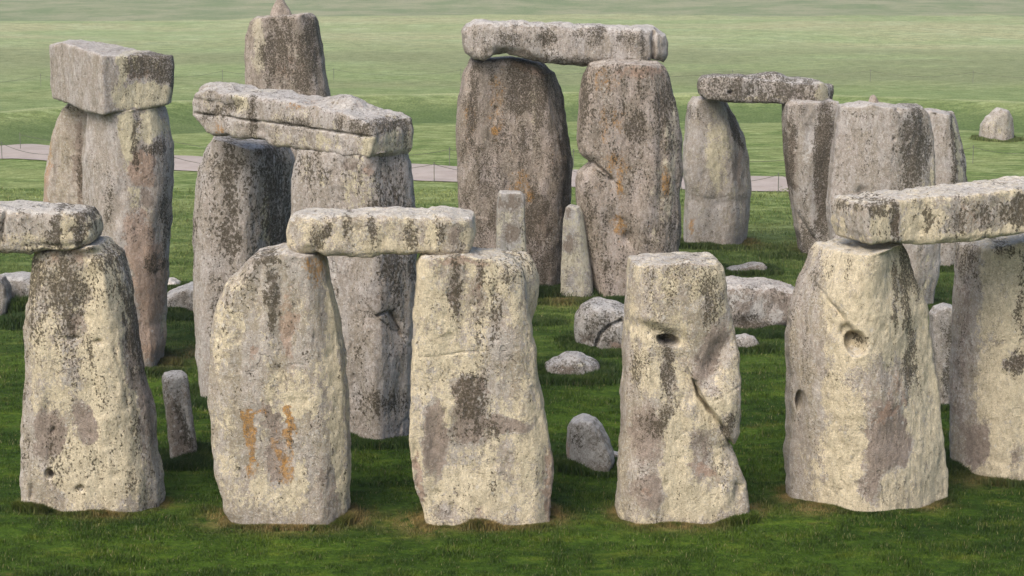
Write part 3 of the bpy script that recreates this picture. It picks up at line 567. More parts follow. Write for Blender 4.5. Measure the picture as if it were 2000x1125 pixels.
# second trilithon ------------------------------------------------------
stone('standing_stone', 'tall grey upright with a dark right flank, left support of the layered lintel', 'standing stone', INN,
      (400, 788), [(392, 820), (384, 730), (378, 640), (376, 560), (376, 460), (378, 390), (386, 330), (400, 286), (414, 266), (500, 270), (560, 280), (573, 316), (566, 420), (556, 500), (552, 640), (540, 820)],
      1.3, th=0, prof=((0, .5), (.12, .1), (.6, 0), (.68, .12), (1, 1.1)), back=((0, 1.2), (.5, 1.6), (1, 1.5)), r=.13, mat='grey', base=(.15, .42, 0, .0, .1, .02),
      dents=[(390, 560, 10, 120, 0, .04), (450, 420, 20, 150, 0, .03)],
      paint=[('d', 450, 380, 16, 150, 0, .35), ('d', 535, 380, 26, 150, 0, .32), ('b', 535, 380, 26, 160, 0, .4), ('y', 520, 400, 8, 120, 0, .3), ('d', 395, 660, 20, 140, 0, -.5), ('t', 392, 700, 16, 90, 0, .45), ('y', 515, 430, 6, 60, 0, .6), ('b', 500, 300, 30, 22, 0, .5)])  # right flank: brown coating, with its shade painted in as dark patches
stone('standing_stone', 'very broad grey upright with a slanting cleft, right support of the layered lintel', 'standing stone', INN,
      (760, 872), [(640, 890), (615, 760), (590, 640), (575, 540), (565, 430), (566, 350), (577, 290), (700, 296), (786, 286), (797, 340), (808, 400), (813, 470), (812, 560), (807, 660), (804, 760), (801, 890)],
      1.4, th=-4, prof=((0, 1.0), (.4, .4), (.72, .05), (1, .8)), back=((0, 2.1), (.6, 1.8), (1, 1.3)), r=.12, mat='grey', base=(.20, .28, 0, .0, .1, .06),
      dents=[(770, 640, 10, 26, 25, .14), (735, 620, 40, 30, 0, .05), (740, 700, 50, 60, 0, -.04), (700, 760, 20, 90, 0, .05), (775, 760, 16, 60, 0, .05), (780, 440, 30, 90, 0, .03)],
      cracks=[([(735, 618), (755, 612), (768, 635), (780, 658)], .03, .13, .03), ([(800, 676), (782, 678)], .015, .03), ([(672, 720), (680, 690), (700, 640)], .02, .04), ([(770, 848), (785, 825), (803, 812)], .03, .05)],
      paint=[('y', 620, 330, 40, 40, 0, .2), ('y', 700, 360, 40, 70, 0, .35), ('b', 770, 380, 36, 80, 0, .45), ('d', 775, 520, 40, 90, 0, .3), ('d', 760, 420, 40, 90, 0, .3), ('d', 735, 790, 50, 30, 0, .3), ('y', 640, 640, 80, 200, 0, -.2), ('d', 610, 330, 30, 30, 0, .3), ('p', 720, 330, 20, 16, 0, .5), ('b', 680, 325, 20, 12, 0, .8), ('b', 730, 590, 30, 20, 0, .5), ('t', 655, 560, 14, 80, 0, .4)])
stone('lintel_stone', 'heavy layered lintel with a long horizontal split and lumpy top', 'lintel stone', LIN,
      (727, 36.2), [(368, 228), (369, 200), (376, 180), (392, 174), (440, 180), (490, 186), (540, 196), (600, 206), (660, 217), (700, 228), (718, 240), (723, 270), (722, 300), (716, 312), (685, 311), (640, 303), (590, 294), (545, 290), (520, 282), (505, 271), (470, 272), (430, 268), (404, 262), (388, 245)],
      1.18, th=-38, hang=True, r=.10, mat='grey', base=(.30, .30, .03, .0, .2, .10), amp=1.25,
      cracks=[([(380, 222), (430, 228), (487, 236), (560, 244), (640, 256), (738, 270)], .028, .105, .0), ([(492, 186), (494, 210), (490, 236)], .03, .09), ([(380, 195), (420, 200), (455, 218)], .04, .07)],
      dents=[(450, 205, 30, 12, 20, .10), (600, 212, 40, 8, 8, .05), (510, 262, 16, 12, 0, .06)],
      blobs=[(430, 180, .55, .5, .45, .22), (672, 212, .7, .55, .42, .24)],
      paint=[('d', 430, 215, 40, 10, 20, .5), ('d', 492, 240, 10, 40, 0, .5), ('y', 460, 200, 30, 20, 0, .3), ('o', 575, 206, 30, 5, 5, .6), ('o', 425, 248, 10, 12, 0, .5), ('d', 700, 250, 40, 12, 0, .45), ('y', 600, 280, 80, 16, 8, .2), ('d', 570, 240, 40, 8, 0, .3), ('y', 725, 290, 20, 20, 0, .3)])
# the tall stone left of the centre ------------------------------------
o56, loc56, P56 = stone('standing_stone', 'lone upright with a pointed knob on top, behind the heavy layered lintel', 'standing stone', INN,
      (560, 497), [(484, 540), (480, 300), (478, 170), (477, 110), (480, 70), (487, 42), (494, 33), (545, 28), (600, 26), (612, 34), (619, 70), (628, 120), (638, 185), (642, 300), (640, 540)],
      1.1, th=-4, prof=((0, .3), (.1, 0), (.85, 0), (1, .4)), r=.10, mat='brown', base=(.22, .34, 0, .0, .15, .14),
      paint=[('d', 550, 90, 22, 80, 0, .35), ('d', 600, 110, 20, 80, -8, .45), ('y', 505, 90, 12, 60, 0, .7), ('p', 560, 130, 30, 30, 0, .4), ('y', 570, 140, 40, 50, 0, .15), ('d', 520, 120, 14, 60, 0, .3)])
def tenon(parent, P, px, py, off, rx, hgt, mat):
    """the worked knob on top of an upright: a lathe of rings with knocks in it"""
    u, v, q = ray(px, py); t = (P[1] + off) / v; X, Y, Z = u * t, P[1] + off, H + q * t
    V, F = [], []; n, m = 22, 12
    for j in range(m + 1):
        f = j / m; rr = rx * (1.25 - .95 * f) * (1 if f < .86 else math.sqrt(max(0, 1 - ((f - .86) / .14) ** 2)) * .999 + .02)
        for i in range(n):
            a = 2 * math.pi * i / n; k = 1 + .10 * math.sin(3 * a + 5 * f) + .06 * math.sin(5 * a - 7 * f)
            V.append((rr * k * math.cos(a), rr * k * math.sin(a), -.12 + f * (hgt + .12)))
    for j in range(m):
        for i in range(n): F.append((j * n + i, j * n + (i + 1) % n, (j + 1) * n + (i + 1) % n, (j + 1) * n + i))
    me = mesh_from('tenon', V, F, M[mat])
    set_col(me, 'lich_a', np.tile([.3, .2, 0], (len(V), 1))); set_col(me, 'lich_b', np.tile([.1, .1, .2], (len(V), 1)))
    o = bpy.data.objects.new('tenon', me); link(o, parent)
    c_, s_ = math.cos(-parent.rotation_euler.z), math.sin(-parent.rotation_euler.z)
    dx, dy = X - parent.location.x, Y - parent.location.y
    o.location = (dx * c_ - dy * s_, dx * s_ + dy * c_, Z - parent.location.z); return o
tenon(o56, P56, 548, 30, .55, .30, .46, 'brown')
# central trilithon at the back -----------------------------------------
stone('standing_stone', 'thick brown-grey upright with a shaded right edge, left leg of the central arch', 'standing stone', INN,
      (1000, 566), [(916, 610), (905, 520), (898, 440), (894, 350), (892, 260), (896, 192), (905, 150), (920, 118), (1000, 114), (1055, 120), (1084, 142), (1098, 185), (1108, 240), (1114, 285), (1119, 310), (1117, 380), (1113, 450), (1110, 520), (1106, 610)],
      1.4, th=2, prof=((0, .35), (.1, .05), (.8, 0), (.88, .15), (1, 1.0)), r=.14, mat='brown', base=(.16, .44, .16, .0, .12, .16),
      dents=[(960, 240, 12, 100, 0, .03), (1040, 300, 14, 150, 0, .03), (1080, 420, 14, 60, 0, .05), (970, 213, 4, 4, 0, .08), (985, 265, 4, 4, 0, .08), (925, 210, 5, 40, 0, .05)],
      cracks=[([(905, 128), (960, 120), (1040, 128)], .03, .04)],
      paint=[('o', 970, 200, 20, 90, 0, .32), ('o', 920, 240, 14, 60, 0, .3), ('o', 1015, 360, 26, 26, 0, .4), ('o', 968, 258, 9, 8, 0, .6), ('o', 1035, 385, 8, 14, 0, .7), ('d', 925, 200, 10, 100, 0, .3), ('d', 1015, 170, 20, 70, 0, .4), ('d', 1060, 190, 16, 70, -15, .35), ('y', 1045, 220, 12, 80, 0, .35), ('b', 1104, 330, 12, 220, 0, 1.2), ('d', 1104, 350, 10, 220, 0, .2), ('p', 1040, 135, 50, 12, -15, .9), ('d', 1045, 430, 16, 70, 0, .4), ('b', 1060, 450, 20, 80, 0, .6), ('t', 1080, 460, 12, 50, -25, .45)])  # long brown and dark strips on the right side paint in its shade
stone('standing_stone', 'thick brown-grey upright with a notched left edge, right leg of the central arch', 'standing stone', INN,
      (1240, 585), [(1168, 620), (1160, 560), (1148, 500), (1136, 440), (1125, 395), (1121, 360), (1128, 338), (1150, 322), (1146, 312), (1130, 297), (1125, 275), (1130, 230), (1133, 185), (1140, 148), (1152, 126), (1200, 120), (1285, 120), (1300, 132), (1312, 172), (1326, 225), (1334, 280), (1332, 310),
                    (1334, 345), (1327, 380), (1329, 430), (1325, 500), (1322, 560), (1320, 620)],
      1.4, th=-2, prof=((0, .45), (.12, .05), (.7, 0), (.82, .12), (1, .6)), r=.13, mat='brown', base=(.20, .38, .18, .0, .12, .18),
      dents=[(1228, 466, 16, 12, -35, .20), (1272, 455, 14, 22, 0, .08), (1152, 145, 8, 30, 0, .10), (1175, 240, 12, 60, 0, .05), (1290, 330, 8, 120, 0, .08), (1215, 440, 30, 12, -30, .08)],
      cracks=[([(1140, 314), (1160, 320), (1178, 334), (1196, 352)], .05, .22, .04), ([(1288, 260), (1292, 330), (1290, 400)], .03, .06), ([(1150, 140), (1158, 170), (1155, 200)], .02, .05)],
      paint=[('o', 1205, 240, 16, 30, 0, .35), ('o', 1205, 320, 24, 22, 0, .5), ('o', 1212, 365, 10, 24, 0, .5), ('o', 1208, 440, 16, 34, 0, .5), ('o', 1180, 160, 24, 26, 0, .4), ('o', 1300, 360, 10, 30, 0, .5), ('o', 1180, 240, 10, 40, 0, .3), ('d', 1300, 220, 24, 70, 0, .3), ('d', 1240, 250, 20, 30, 0, .4), ('d', 1142, 180, 10, 60, 0, .5), ('y', 1310, 300, 16, 120, 0, .35), ('p', 1250, 140, 60, 14, 0, .7), ('t', 1185, 190, 20, 30, 0, .35), ('y', 1290, 400, 30, 90, 0, .2)])
stone('lintel_stone', 'long rounded grey lintel crowning the central arch', 'lintel stone', LIN,
      (1105, 51.6), [(903, 92), (901, 66), (910, 50), (928, 43), (1000, 44), (1100, 46), (1200, 50), (1280, 53), (1304, 66), (1308, 84), (1306, 108), (1296, 121), (1275, 119), (1260, 127), (1215, 130), (1165, 129), (1110, 127), (1055, 123), (1020, 114), (990, 107), (962, 109), (945, 118), (925, 118), (910, 108)],
      1.45, th=1, hang=True, r=.26, mat='grey', base=(.18, .32, .02, .0, .30, .04), prof=((0, .3), (.08, 0), (.9, 0), (1, .3)), amp=1.2,
      dents=[(985, 102, 24, 10, -10, .14), (1030, 110, 30, 10, -25, .08), (1276, 92, 4, 26, 0, .14), (1250, 100, 30, 14, 0, .06), (960, 80, 24, 20, 0, .04)],
      cracks=[([(1278, 62), (1275, 90), (1278, 118)], .035, .10), ([(1288, 75), (1290, 100)], .02, .05)],
      paint=[('d', 1070, 75, 20, 16, 0, .4), ('d', 1160, 70, 30, 20, 0, .3), ('d', 1230, 75, 30, 12, 0, .3), ('d', 990, 75, 40, 14, 0, .25), ('d', 1110, 120, 160, 7, 0, .3), ('b', 1040, 112, 50, 8, -10, .8), ('o', 1065, 70, 10, 10, 0, .4), ('b', 1000, 100, 40, 8, 0, .5)])
# far arc of the ring, to the right -------------------------------------
stone('standing_stone', 'rounded grey upright under the left end of the small dark-faced lintel', 'standing stone', OUT,
      (1400, 487), [(1343, 520), (1341, 450), (1345, 380), (1337, 330), (1341, 270), (1344, 230), (1350, 202), (1360, 191), (1400, 189), (1418, 194), (1438, 226), (1455, 262), (1463, 310), (1467, 370), (1465, 430), (1457, 480), (1446, 520)],
      1.0, th=3, prof=((0, .2), (.12, 0), (.62, 0), (.75, .15), (1, .85)), r=.12, mat='grey', base=(.28, .18, .03, .0, .05, .06),
      dents=[(1440, 330, 10, 40, 10, .07), (1400, 395, 50, 10, -5, .04), (1370, 300, 12, 90, 0, .03)], cracks=[([(1360, 385), (1400, 390), (1450, 370)], .03, .04)],
      paint=[('y', 1400, 290, 26, 80, 0, .35), ('b', 1435, 250, 9, 60, 22, 1.3), ('d', 1435, 250, 9, 60, 22, .6), ('b', 1440, 330, 12, 40, 0, .8), ('o', 1352, 445, 8, 18, 0, .6), ('d', 1355, 220, 12, 20, 0, .4), ('b', 1380, 455, 44, 22, 0, .35), ('d', 1400, 400, 60, 30, 0, .1), ('t', 1348, 330, 10, 60, 0, .3)])  # slanting brown and dark band paints shade on the receding right side
stone('lintel_stone', 'small dark-faced lintel with a pale ridged top, on the far side of the ring', 'lintel stone', LIN,
      (1495, 57.8), [(1367, 172), (1366, 160), (1373, 151), (1400, 149), (1450, 150), (1500, 153), (1560, 159), (1600, 163), (1628, 165), (1630, 180), (1622, 197), (1600, 200), (1540, 201), (1490, 203), (1465, 203), (1440, 200), (1400, 196), (1382, 194), (1370, 184)],
      1.2, th=0, hang=True, r=.10, mat='grey', base=(.20, .62, .0, .0, .3, .0), prof=((0, .2), (.06, 0), (.88, 0), (1, .7)), blobs=[(1500, 152, .6, .5, .4, .16), (1560, 160, .6, .6, .4, .12)],
      dents=[(1428, 182, 5, 4, 0, .15), (1465, 185, 4, 4, 0, .1)], cracks=[([(1468, 148), (1465, 175), (1462, 200)], .02, .05), ([(1500, 150), (1501, 200)], .015, .03)],
      paint=[('y', 1605, 180, 16, 20, 0, .6), ('d', 1605, 180, 14, 20, 0, -.4), ('y', 1530, 195, 40, 6, 0, .35), ('y', 1450, 195, 40, 5, 0, .3)])
stone('standing_stone', 'upright with dark vertical bands under the right end of the small dark-faced lintel', 'standing stone', OUT,
      (1595, 502), [(1578, 530), (1567, 490), (1560, 450), (1552, 400), (1543, 350), (1537, 290), (1536, 240), (1536, 205), (1545, 196), (1640, 198), (1655, 300), (1655, 420), (1650, 530)],
      1.1, th=4, prof=((0, .35), (.2, 0), (1, 0)), r=.10, mat='grey', base=(.20, .34, 0, .1, .1, .04),
      dents=[(1570, 430, 10, 60, 20, .10), (1552, 250, 8, 40, 0, .05)], cracks=[([(1538, 220), (1552, 250), (1560, 300)], .03, .05), ([(1562, 420), (1580, 450), (1600, 480)], .04, .10, .03)],
      paint=[('d', 1575, 260, 12, 60, -12, -.5), ('t', 1578, 290, 9, 60, -5, .5), ('d', 1608, 330, 20, 150, 0, .5), ('b', 1608, 330, 20, 150, 0, .7), ('d', 1545, 300, 8, 90, 0, .6), ('b', 1545, 330, 10, 100, 0, .7), ('y', 1600, 270, 5, 20, 0, .6), ('d', 1575, 480, 16, 40, 0, .4), ('d', 1590, 400, 12, 40, 0, -.3)])
oT, locT, PT = stone('standing_stone', 'broad flat-topped mauve upright speckled brown on its right half, small knob on top', 'standing stone', INN,
      (1790, 612), [(1640, 650), (1632, 560), (1626, 480), (1622, 400), (1630, 300), (1642, 208), (1700, 205), (1803, 208), (1816, 222), (1824, 270), (1829, 340), (1832, 420), (1839, 480), (1836, 530), (1826, 580), (1818, 650)],
      1.2, th=2, prof=((0, .6), (.35, .08), (.55, 0), (.8, .1), (1, .5)), r=.09, mat='grey', base=(.20, .22, 0, .0, .1, .14),
      dents=[(1752, 214, 5, 4, 0, .16), (1686, 378, 9, 10, 0, .16), (1745, 272, 3, 3, 0, .08), (1690, 400, 40, 40, 0, .04)],
      paint=[('d', 1790, 290, 32, 100, 0, .6), ('b', 1790, 300, 30, 90, 0, .4), ('y', 1795, 320, 30, 90, 0, .25), ('d', 1760, 400, 30, 40, 0, .2), ('t', 1690, 260, 40, 60, 0, .12), ('y', 1818, 380, 8, 80, 0, .4), ('p', 1700, 400, 40, 30, 0, .3), ('d', 1690, 225, 50, 14, 0, .2), ('y', 1805, 540, 24, 60, 0, .25)])
tenon(oT, PT, 1705, 206, .75, .17, .26, 'brown')
stone('standing_stone', 'plain mauve upright with striped right edge, just behind the broad flat-topped upright', 'standing stone', OUT,
      (1850, 529), [(1772, 560), (1772, 400), (1780, 260), (1792, 222), (1812, 217), (1863, 220), (1874, 255), (1884, 305), (1890, 365), (1889, 440), (1880, 520), (1876, 560)],
      1.0, th=-4, prof=((0, .2), (.6, 0), (.8, 0), (1, .5)), r=.09, mat='grey', base=(.15, .20, 0, .0, .1, .02),
      paint=[('y', 1873, 310, 5, 90, 8, .9), ('d', 1864, 300, 6, 90, 5, .8), ('d', 1884, 320, 4, 70, 8, .6), ('d', 1850, 490, 30, 24, 0, .2)])
stone('standing_stone', 'squat rounded boulder standing alone in the field, far right', 'standing stone', None,
      (1950, 276), [(1922, 292), (1918, 268), (1919, 246), (1928, 232), (1942, 219), (1956, 213), (1973, 216), (1981, 232), (1983, 258), (1981, 292)],
      1.1, r=.20, mat='grey', base=(.30, .28, 0, .1, .1, .02), tall=1, vox=.04, prof=((0, .3), (.3, 0), (.7, 0), (1, .3)), dents=[(1950, 255, 6, 12, 0, .08)])
# bluestones ------------------------------------------------------------
stone('bluestone_pillar', 'slim square-topped pillar in front of the left leg of the central arch', 'pillar stone', BLU,
      (1000, 592), [(971, 630), (970, 500), (971, 420), (973, 382), (978, 376), (1018, 376), (1026, 384), (1027, 450), (1029, 520), (1030, 630)],
      .55, th=2, r=.07, mat='blue', base=(.48, .14, 0, .1, .15, .05), amp=.5, paint=[('b', 998, 460, 16, 24, 0, .8), ('d', 1018, 470, 8, 40, 0, .45), ('b', 1000, 395, 30, 16, 0, .7), ('y', 1020, 480, 8, 40, 0, .3)])
stone('bluestone_pillar', 'pale tapering obelisk-like pillar standing before the gap of the central arch', 'pillar stone', BLU,
      (1126, 584), [(1093, 620), (1094, 560), (1096, 490), (1099, 430), (1104, 406), (1112, 403), (1132, 404), (1138, 415), (1143, 450), (1150, 500), (1155, 545), (1158, 580), (1160, 620)],
      .5, th=-8, r=.06, mat='blue', base=(.55, .12, 0, .0, .15, .05), amp=.5, prof=((0, 0), (.75, 0), (1, .15)), paint=[('b', 1112, 475, 14, 24, 0, .8), ('y', 1142, 440, 5, 70, 6, .7), ('b', 1108, 415, 14, 12, 0, .6), ('d', 1130, 565, 16, 5, -30, .3)])
stone('bluestone_pillar', 'short dark round-topped pillar in the grass between the two left front uprights', 'pillar stone', BLU,
      (358, 905), [(338, 940), (332, 870), (327, 820), (320, 775), (319, 745), (325, 735), (340, 731), (358, 731), (368, 738), (374, 760), (379, 810), (384, 860), (388, 905), (390, 940)],
      .5, th=14, r=.12, mat='blue', base=(.12, .30, 0, .45, .3, .05), amp=.8, cracks=[([(360, 790), (366, 830), (362, 870), (356, 900)], .02, .03)],
      paint=[('d', 362, 850, 6, 70, 5, .9), ('y', 376, 850, 9, 60, 5, .5), ('b', 345, 830, 14, 60, 0, .5), ('t', 345, 740, 20, 10, 0, .4)])
stone('bluestone_pillar', 'leaning grey stump between the tree-stained upright and the holed upright', 'pillar stone', BLU,
      (1150, 922), [(1118, 945), (1108, 905), (1103, 870), (1105, 838), (1113, 822), (1130, 820), (1155, 822), (1168, 838), (1180, 865), (1190, 892), (1192, 915), (1188, 945)],
      .6, th=-12, r=.13, mat='blue', base=(.12, .15, 0, .15, .4, .12), amp=.8, prof=((0, .2), (.3, 0), (1, .05)), paint=[('p', 1108, 880, 8, 30, 0, .8), ('t', 1165, 890, 20, 26, 0, .3), ('d', 1140, 860, 30, 20, 0, .2)])
stone('bluestone_pillar', 'narrow grey pillar in the gap between the two right-hand front uprights', 'pillar stone', BLU,
      (1850, 796), [(1842, 830), (1836, 760), (1828, 700), (1822, 650), (1822, 618), (1832, 606), (1850, 601), (1868, 604), (1880, 622), (1888, 700), (1890, 830)],
      .55, th=0, r=.09, mat='blue', base=(.30, .30, 0, .1, .2, .0), amp=.8, paint=[('d', 1855, 650, 14, 30, 20, .4), ('d', 1852, 720, 10, 40, 0, .5)])
# fallen stones ---------------------------------------------------------
stone('fallen_stone', 'pale split boulder of two rounded lobes lying left of the holed upright', 'fallen stone', BLD,
      (1180, 682), [(1128, 700), (1120, 672), (1117, 645), (1122, 618), (1135, 600), (1155, 595), (1180, 600), (1212, 612), (1240, 622), (1262, 650), (1262, 700)],
      1.2, th=-8, r=.30, mat='blue', base=(.18, .42, 0, .2, .25, .12), amp=1.3, tall=.4, prof=((0, .2), (.35, 0), (1, .05)), cracks=[([(1212, 628), (1190, 638), (1172, 655), (1162, 680)], .05, .14)], dents=[(1140, 640, 20, 30, 0, -.05), (1205, 660, 26, 20, 0, -.08)],
      paint=[('p', 1205, 672, 26, 14, 0, .5), ('b', 1145, 655, 20, 14, 0, .4)])
stone('fallen_stone', 'low domed boulder ringed by long grass, in the middle of the lawn', 'fallen stone', BLD,
      (1120, 738), [(1062, 755), (1059, 735), (1066, 718), (1084, 706), (1110, 701), (1140, 701), (1160, 708), (1174, 720), (1180, 738), (1176, 755)],
      .95, th=0, r=.26, mat='blue', base=(.18, .42, 0, .25, .2, .15), amp=1.4, tall=.4, prof=((0, .35), (.3, 0), (.7, 0), (1, .3)), paint=[('y', 1135, 715, 6, 5, 0, 1.2), ('b', 1100, 725, 30, 8, 0, .5)])
stone('fallen_stone', 'small half-buried lump at the right foot of the holed upright', 'fallen stone', BLD,
      (1462, 688), [(1430, 705), (1430, 672), (1442, 661), (1460, 658), (1476, 664), (1486, 676), (1489, 690), (1486, 705)],
      .5, r=.14, mat='blue', base=(.18, .4, 0, .25, .15, .25), tall=.3, amp=1.2)
stone('fallen_stone', 'large fallen block with a white-streaked side, behind the holed upright', 'fallen stone', BLD,
      (1480, 648), [(1380, 665), (1385, 600), (1395, 572), (1415, 560), (1450, 558), (1500, 560), (1545, 566), (1575, 580), (1582, 610), (1572, 640), (1540, 640), (1500, 648), (1450, 665)],
      1.5, th=4, r=.24, mat='grey', base=(.15, .34, 0, .55, .2, .0), tall=.5, dents=[(1440, 640, 40, 14, 20, .08)],
      paint=[('t', 1480, 610, 20, 26, -30, .7), ('t', 1450, 580, 40, 12, 0, .4), ('t', 1515, 620, 14, 20, -20, .6), ('d', 1465, 630, 30, 16, -15, .6), ('t', 1430, 600, 14, 30, 0, .3), ('b', 1540, 590, 26, 30, 0, .4)])
stone('fallen_stone', 'thin flat slab lying tilted in the grass beyond the large fallen block', 'fallen stone', BLD,
      (1455, 536), [(1405, 545), (1412, 534), (1440, 525), (1478, 517), (1494, 516), (1500, 523), (1498, 533), (1492, 545)],
      .55, th=8, r=.10, mat='blue', base=(.15, .3, 0, .45, .1, .1), tall=.2, amp=.6)
stone('fallen_stone', 'pale fallen block beside the left edge of the photo, behind the front left upright', 'fallen stone', BLD,
      (30, 604), [(-60, 625), (-62, 570), (-50, 550), (-10, 545), (30, 545), (62, 548), (80, 565), (84, 600), (80, 625)],
      1.2, th=-5, r=.2, mat='blue', base=(.22, .34, 0, .1, .3, .15), tall=.4)
stone('fallen_stone', 'dark rounded stone just entering the photo at its left edge', 'fallen stone', BLD,
      (-14, 618), [(-60, 640), (-62, 580), (-50, 550), (-20, 543), (0, 547), (9, 562), (13, 590), (8, 612), (2, 640)],
      .7, th=0, r=.14, mat='blue', base=(.12, .25, 0, .5, .1, .05), tall=.6)
stone('fallen_stone', 'mottled grey boulder sloping up to the right, above the short dark pillar', 'fallen stone', BLD,
      (365, 610), [(312, 628), (314, 590), (326, 578), (345, 568), (368, 562), (400, 562), (430, 580), (430, 615), (420, 628)],
      1.0, th=4, r=.2, mat='blue', base=(.15, .36, 0, .25, .35, .0), tall=.4)
stone('fallen_stone', 'small tan boulder beyond the mottled grey one, right of the two-toned upright', 'fallen stone', BLD,
      (330, 566), [(296, 580), (298, 558), (314, 550), (332, 548), (346, 554), (354, 566), (354, 580)],
      .7, th=0, r=.16, mat='grey', base=(.45, .1, 0, .1, .2, .3), tall=.3)
stone('fallen_stone', 'tiny rock end poking from the grass beside the leaning grey stump', 'fallen stone', BLD,
      (1208, 900), [(1184, 912), (1184, 890), (1194, 884), (1212, 888), (1232, 894), (1236, 912)],
      .3, th=0, r=.06, mat='blue', base=(.1, .2, 0, .3, .2, .1), tall=.15, amp=.5)
# ------------------------------------------------------------------ turf, path, downland
def lines(a0, a1, fine0, fine1, step, grow):
    v = list(np.arange(fine0, fine1, step)); s = step; x = fine1
    while x < a1: v.append(x); s *= grow; x += s
    v.append(a1); s = step; x = fine0 - step
    while x > a0: v.insert(0, x); s *= grow; x -= s
    v.insert(0, a0); return np.array(v)
gx = lines(-1500, 1500, -30, 30, .3, 1.06); gy = lines(-300, 4000, 24, 110, .3, 1.05)
X, Y = np.meshgrid(gx, gy, indexing='ij'); Z = terrain(X, Y)
Z = Z + smooth(260, 1500, np.hypot(X, Y)) * 4 * (1 + vn(X / 300, Y / 300, X * 0, 21)) 
nx, ny = X.shape; idx = np.arange(nx * ny).reshape(nx, ny)
F = np.stack([idx[:-1, :-1].ravel(), idx[1:, :-1].ravel(), idx[1:, 1:].ravel(), idx[:-1, 1:].ravel()], 1)
me = mesh_from('ground', np.stack([X.ravel(), Y.ravel(), Z.ravel()], 1), F, M['turf'])
WORN = [(440, 1012, .35, .25), (135, 992, .5, .2), (205, 1008, .4, .12), (808, 1018, .45, .22), (835, 1035, .3, .15), (1212, 1002, .22, .2), (1260, 1028, .3, .12), (1340, 1030, .5, .12), (1540, 972, .25, .2), (1590, 1000, .35, .14), (1800, 990, .4, .1), (1930, 940, .5, .14),
        (1080, 1012, .3, .2), (1470, 1000, .25, .16), (700, 1010, .3, .2), (1265, 958, .3, .2), (300, 985, .3, .15), (560, 1034, .7, .1), (1730, 990, .5, .08), (965, 1034, .7, .08), (1600, 490, .6, .5), (1460, 478, .4, .3), (1230, 660, .5, .4), (330, 712, .3, .4), (375, 690, .4, .4), (1100, 590, .4, .3)]
def worn_at(x, y):
    v = np.zeros_like(x)
    for (px, py, rx, ry) in WORN:
        cx, cy = ground(px, py); v = np.maximum(v, np.exp(-(((x - cx) / rx) ** 2 + ((y - cy) / (ry * 2.2)) ** 2)))
    return v
wv = worn_at(X.ravel(), Y.ravel()); set_col(me, 'worn', np.stack([wv] * 3, 1))
o = link(bpy.data.objects.new('ground', me)); tag(o, 'short green turf', None, None, 'structure')

near = [(-1100, 322), (-800, 308), (-500, 302), (-260, 301), (-120, 305), (0, 311), (120, 319), (230, 327), (340, 334), (500, 341), (650, 347), (800, 354), (960, 360), (1120, 366), (1340, 371), (1540, 375), (1750, 392), (1950, 418), (2200, 452)]
farp = [(-1100, 284), (-800, 270), (-500, 263), (-260, 262), (-120, 267), (0, 275), (120, 286), (230, 295), (340, 303), (500, 310), (650, 315), (800, 320), (960, 327), (1120, 335), (1340, 344), (1540, 348), (1750, 362), (1950, 386), (2200, 418)]
def dense(pts, n=160):
    q = np.array([[float(v) for v in ground(*p)] for p in pts]); s = np.r_[0, np.cumsum(np.hypot(*np.diff(q, axis=0).T))]
    t = np.linspace(0, s[-1], n); a = np.stack([np.interp(t, s, q[:, 0]), np.interp(t, s, q[:, 1])], 1)
    for _ in range(6): a[1:-1] = (a[:-2] + a[1:-1] * 2 + a[2:]) / 4
    return a
n_, f_ = dense(near), dense(farp); V, F = [], []
K = 10
for i in range(len(n_)):
    j0 = .10 * vn(np.array([i * .9]), np.array([0.]), np.array([0.]), 5)[0]; j1 = .10 * vn(np.array([i * .9]), np.array([9.]), np.array([0.]), 6)[0]
    for k in range(K + 1):
        t = k / K; t2 = t if 0 < k < K else t + (j0 if k == 0 else j1) * .12
        p = n_[i] * (1 - t2) + f_[i] * t2
        V.append((p[0], p[1], float(terrain(np.array([p[0]]), np.array([p[1]]))[0]) + .03 + .03 * math.sin(math.pi * t)))
for i in range(len(n_) - 1):
    for k in range(K):
        a = i * (K + 1) + k; F.append((a, a + K + 1, a + K + 2, a + 1))
me = mesh_from('path', V, F, M['path']); o = link(bpy.data.objects.new('path', me)); tag(o, 'pinkish gravel path', None, None, 'structure')

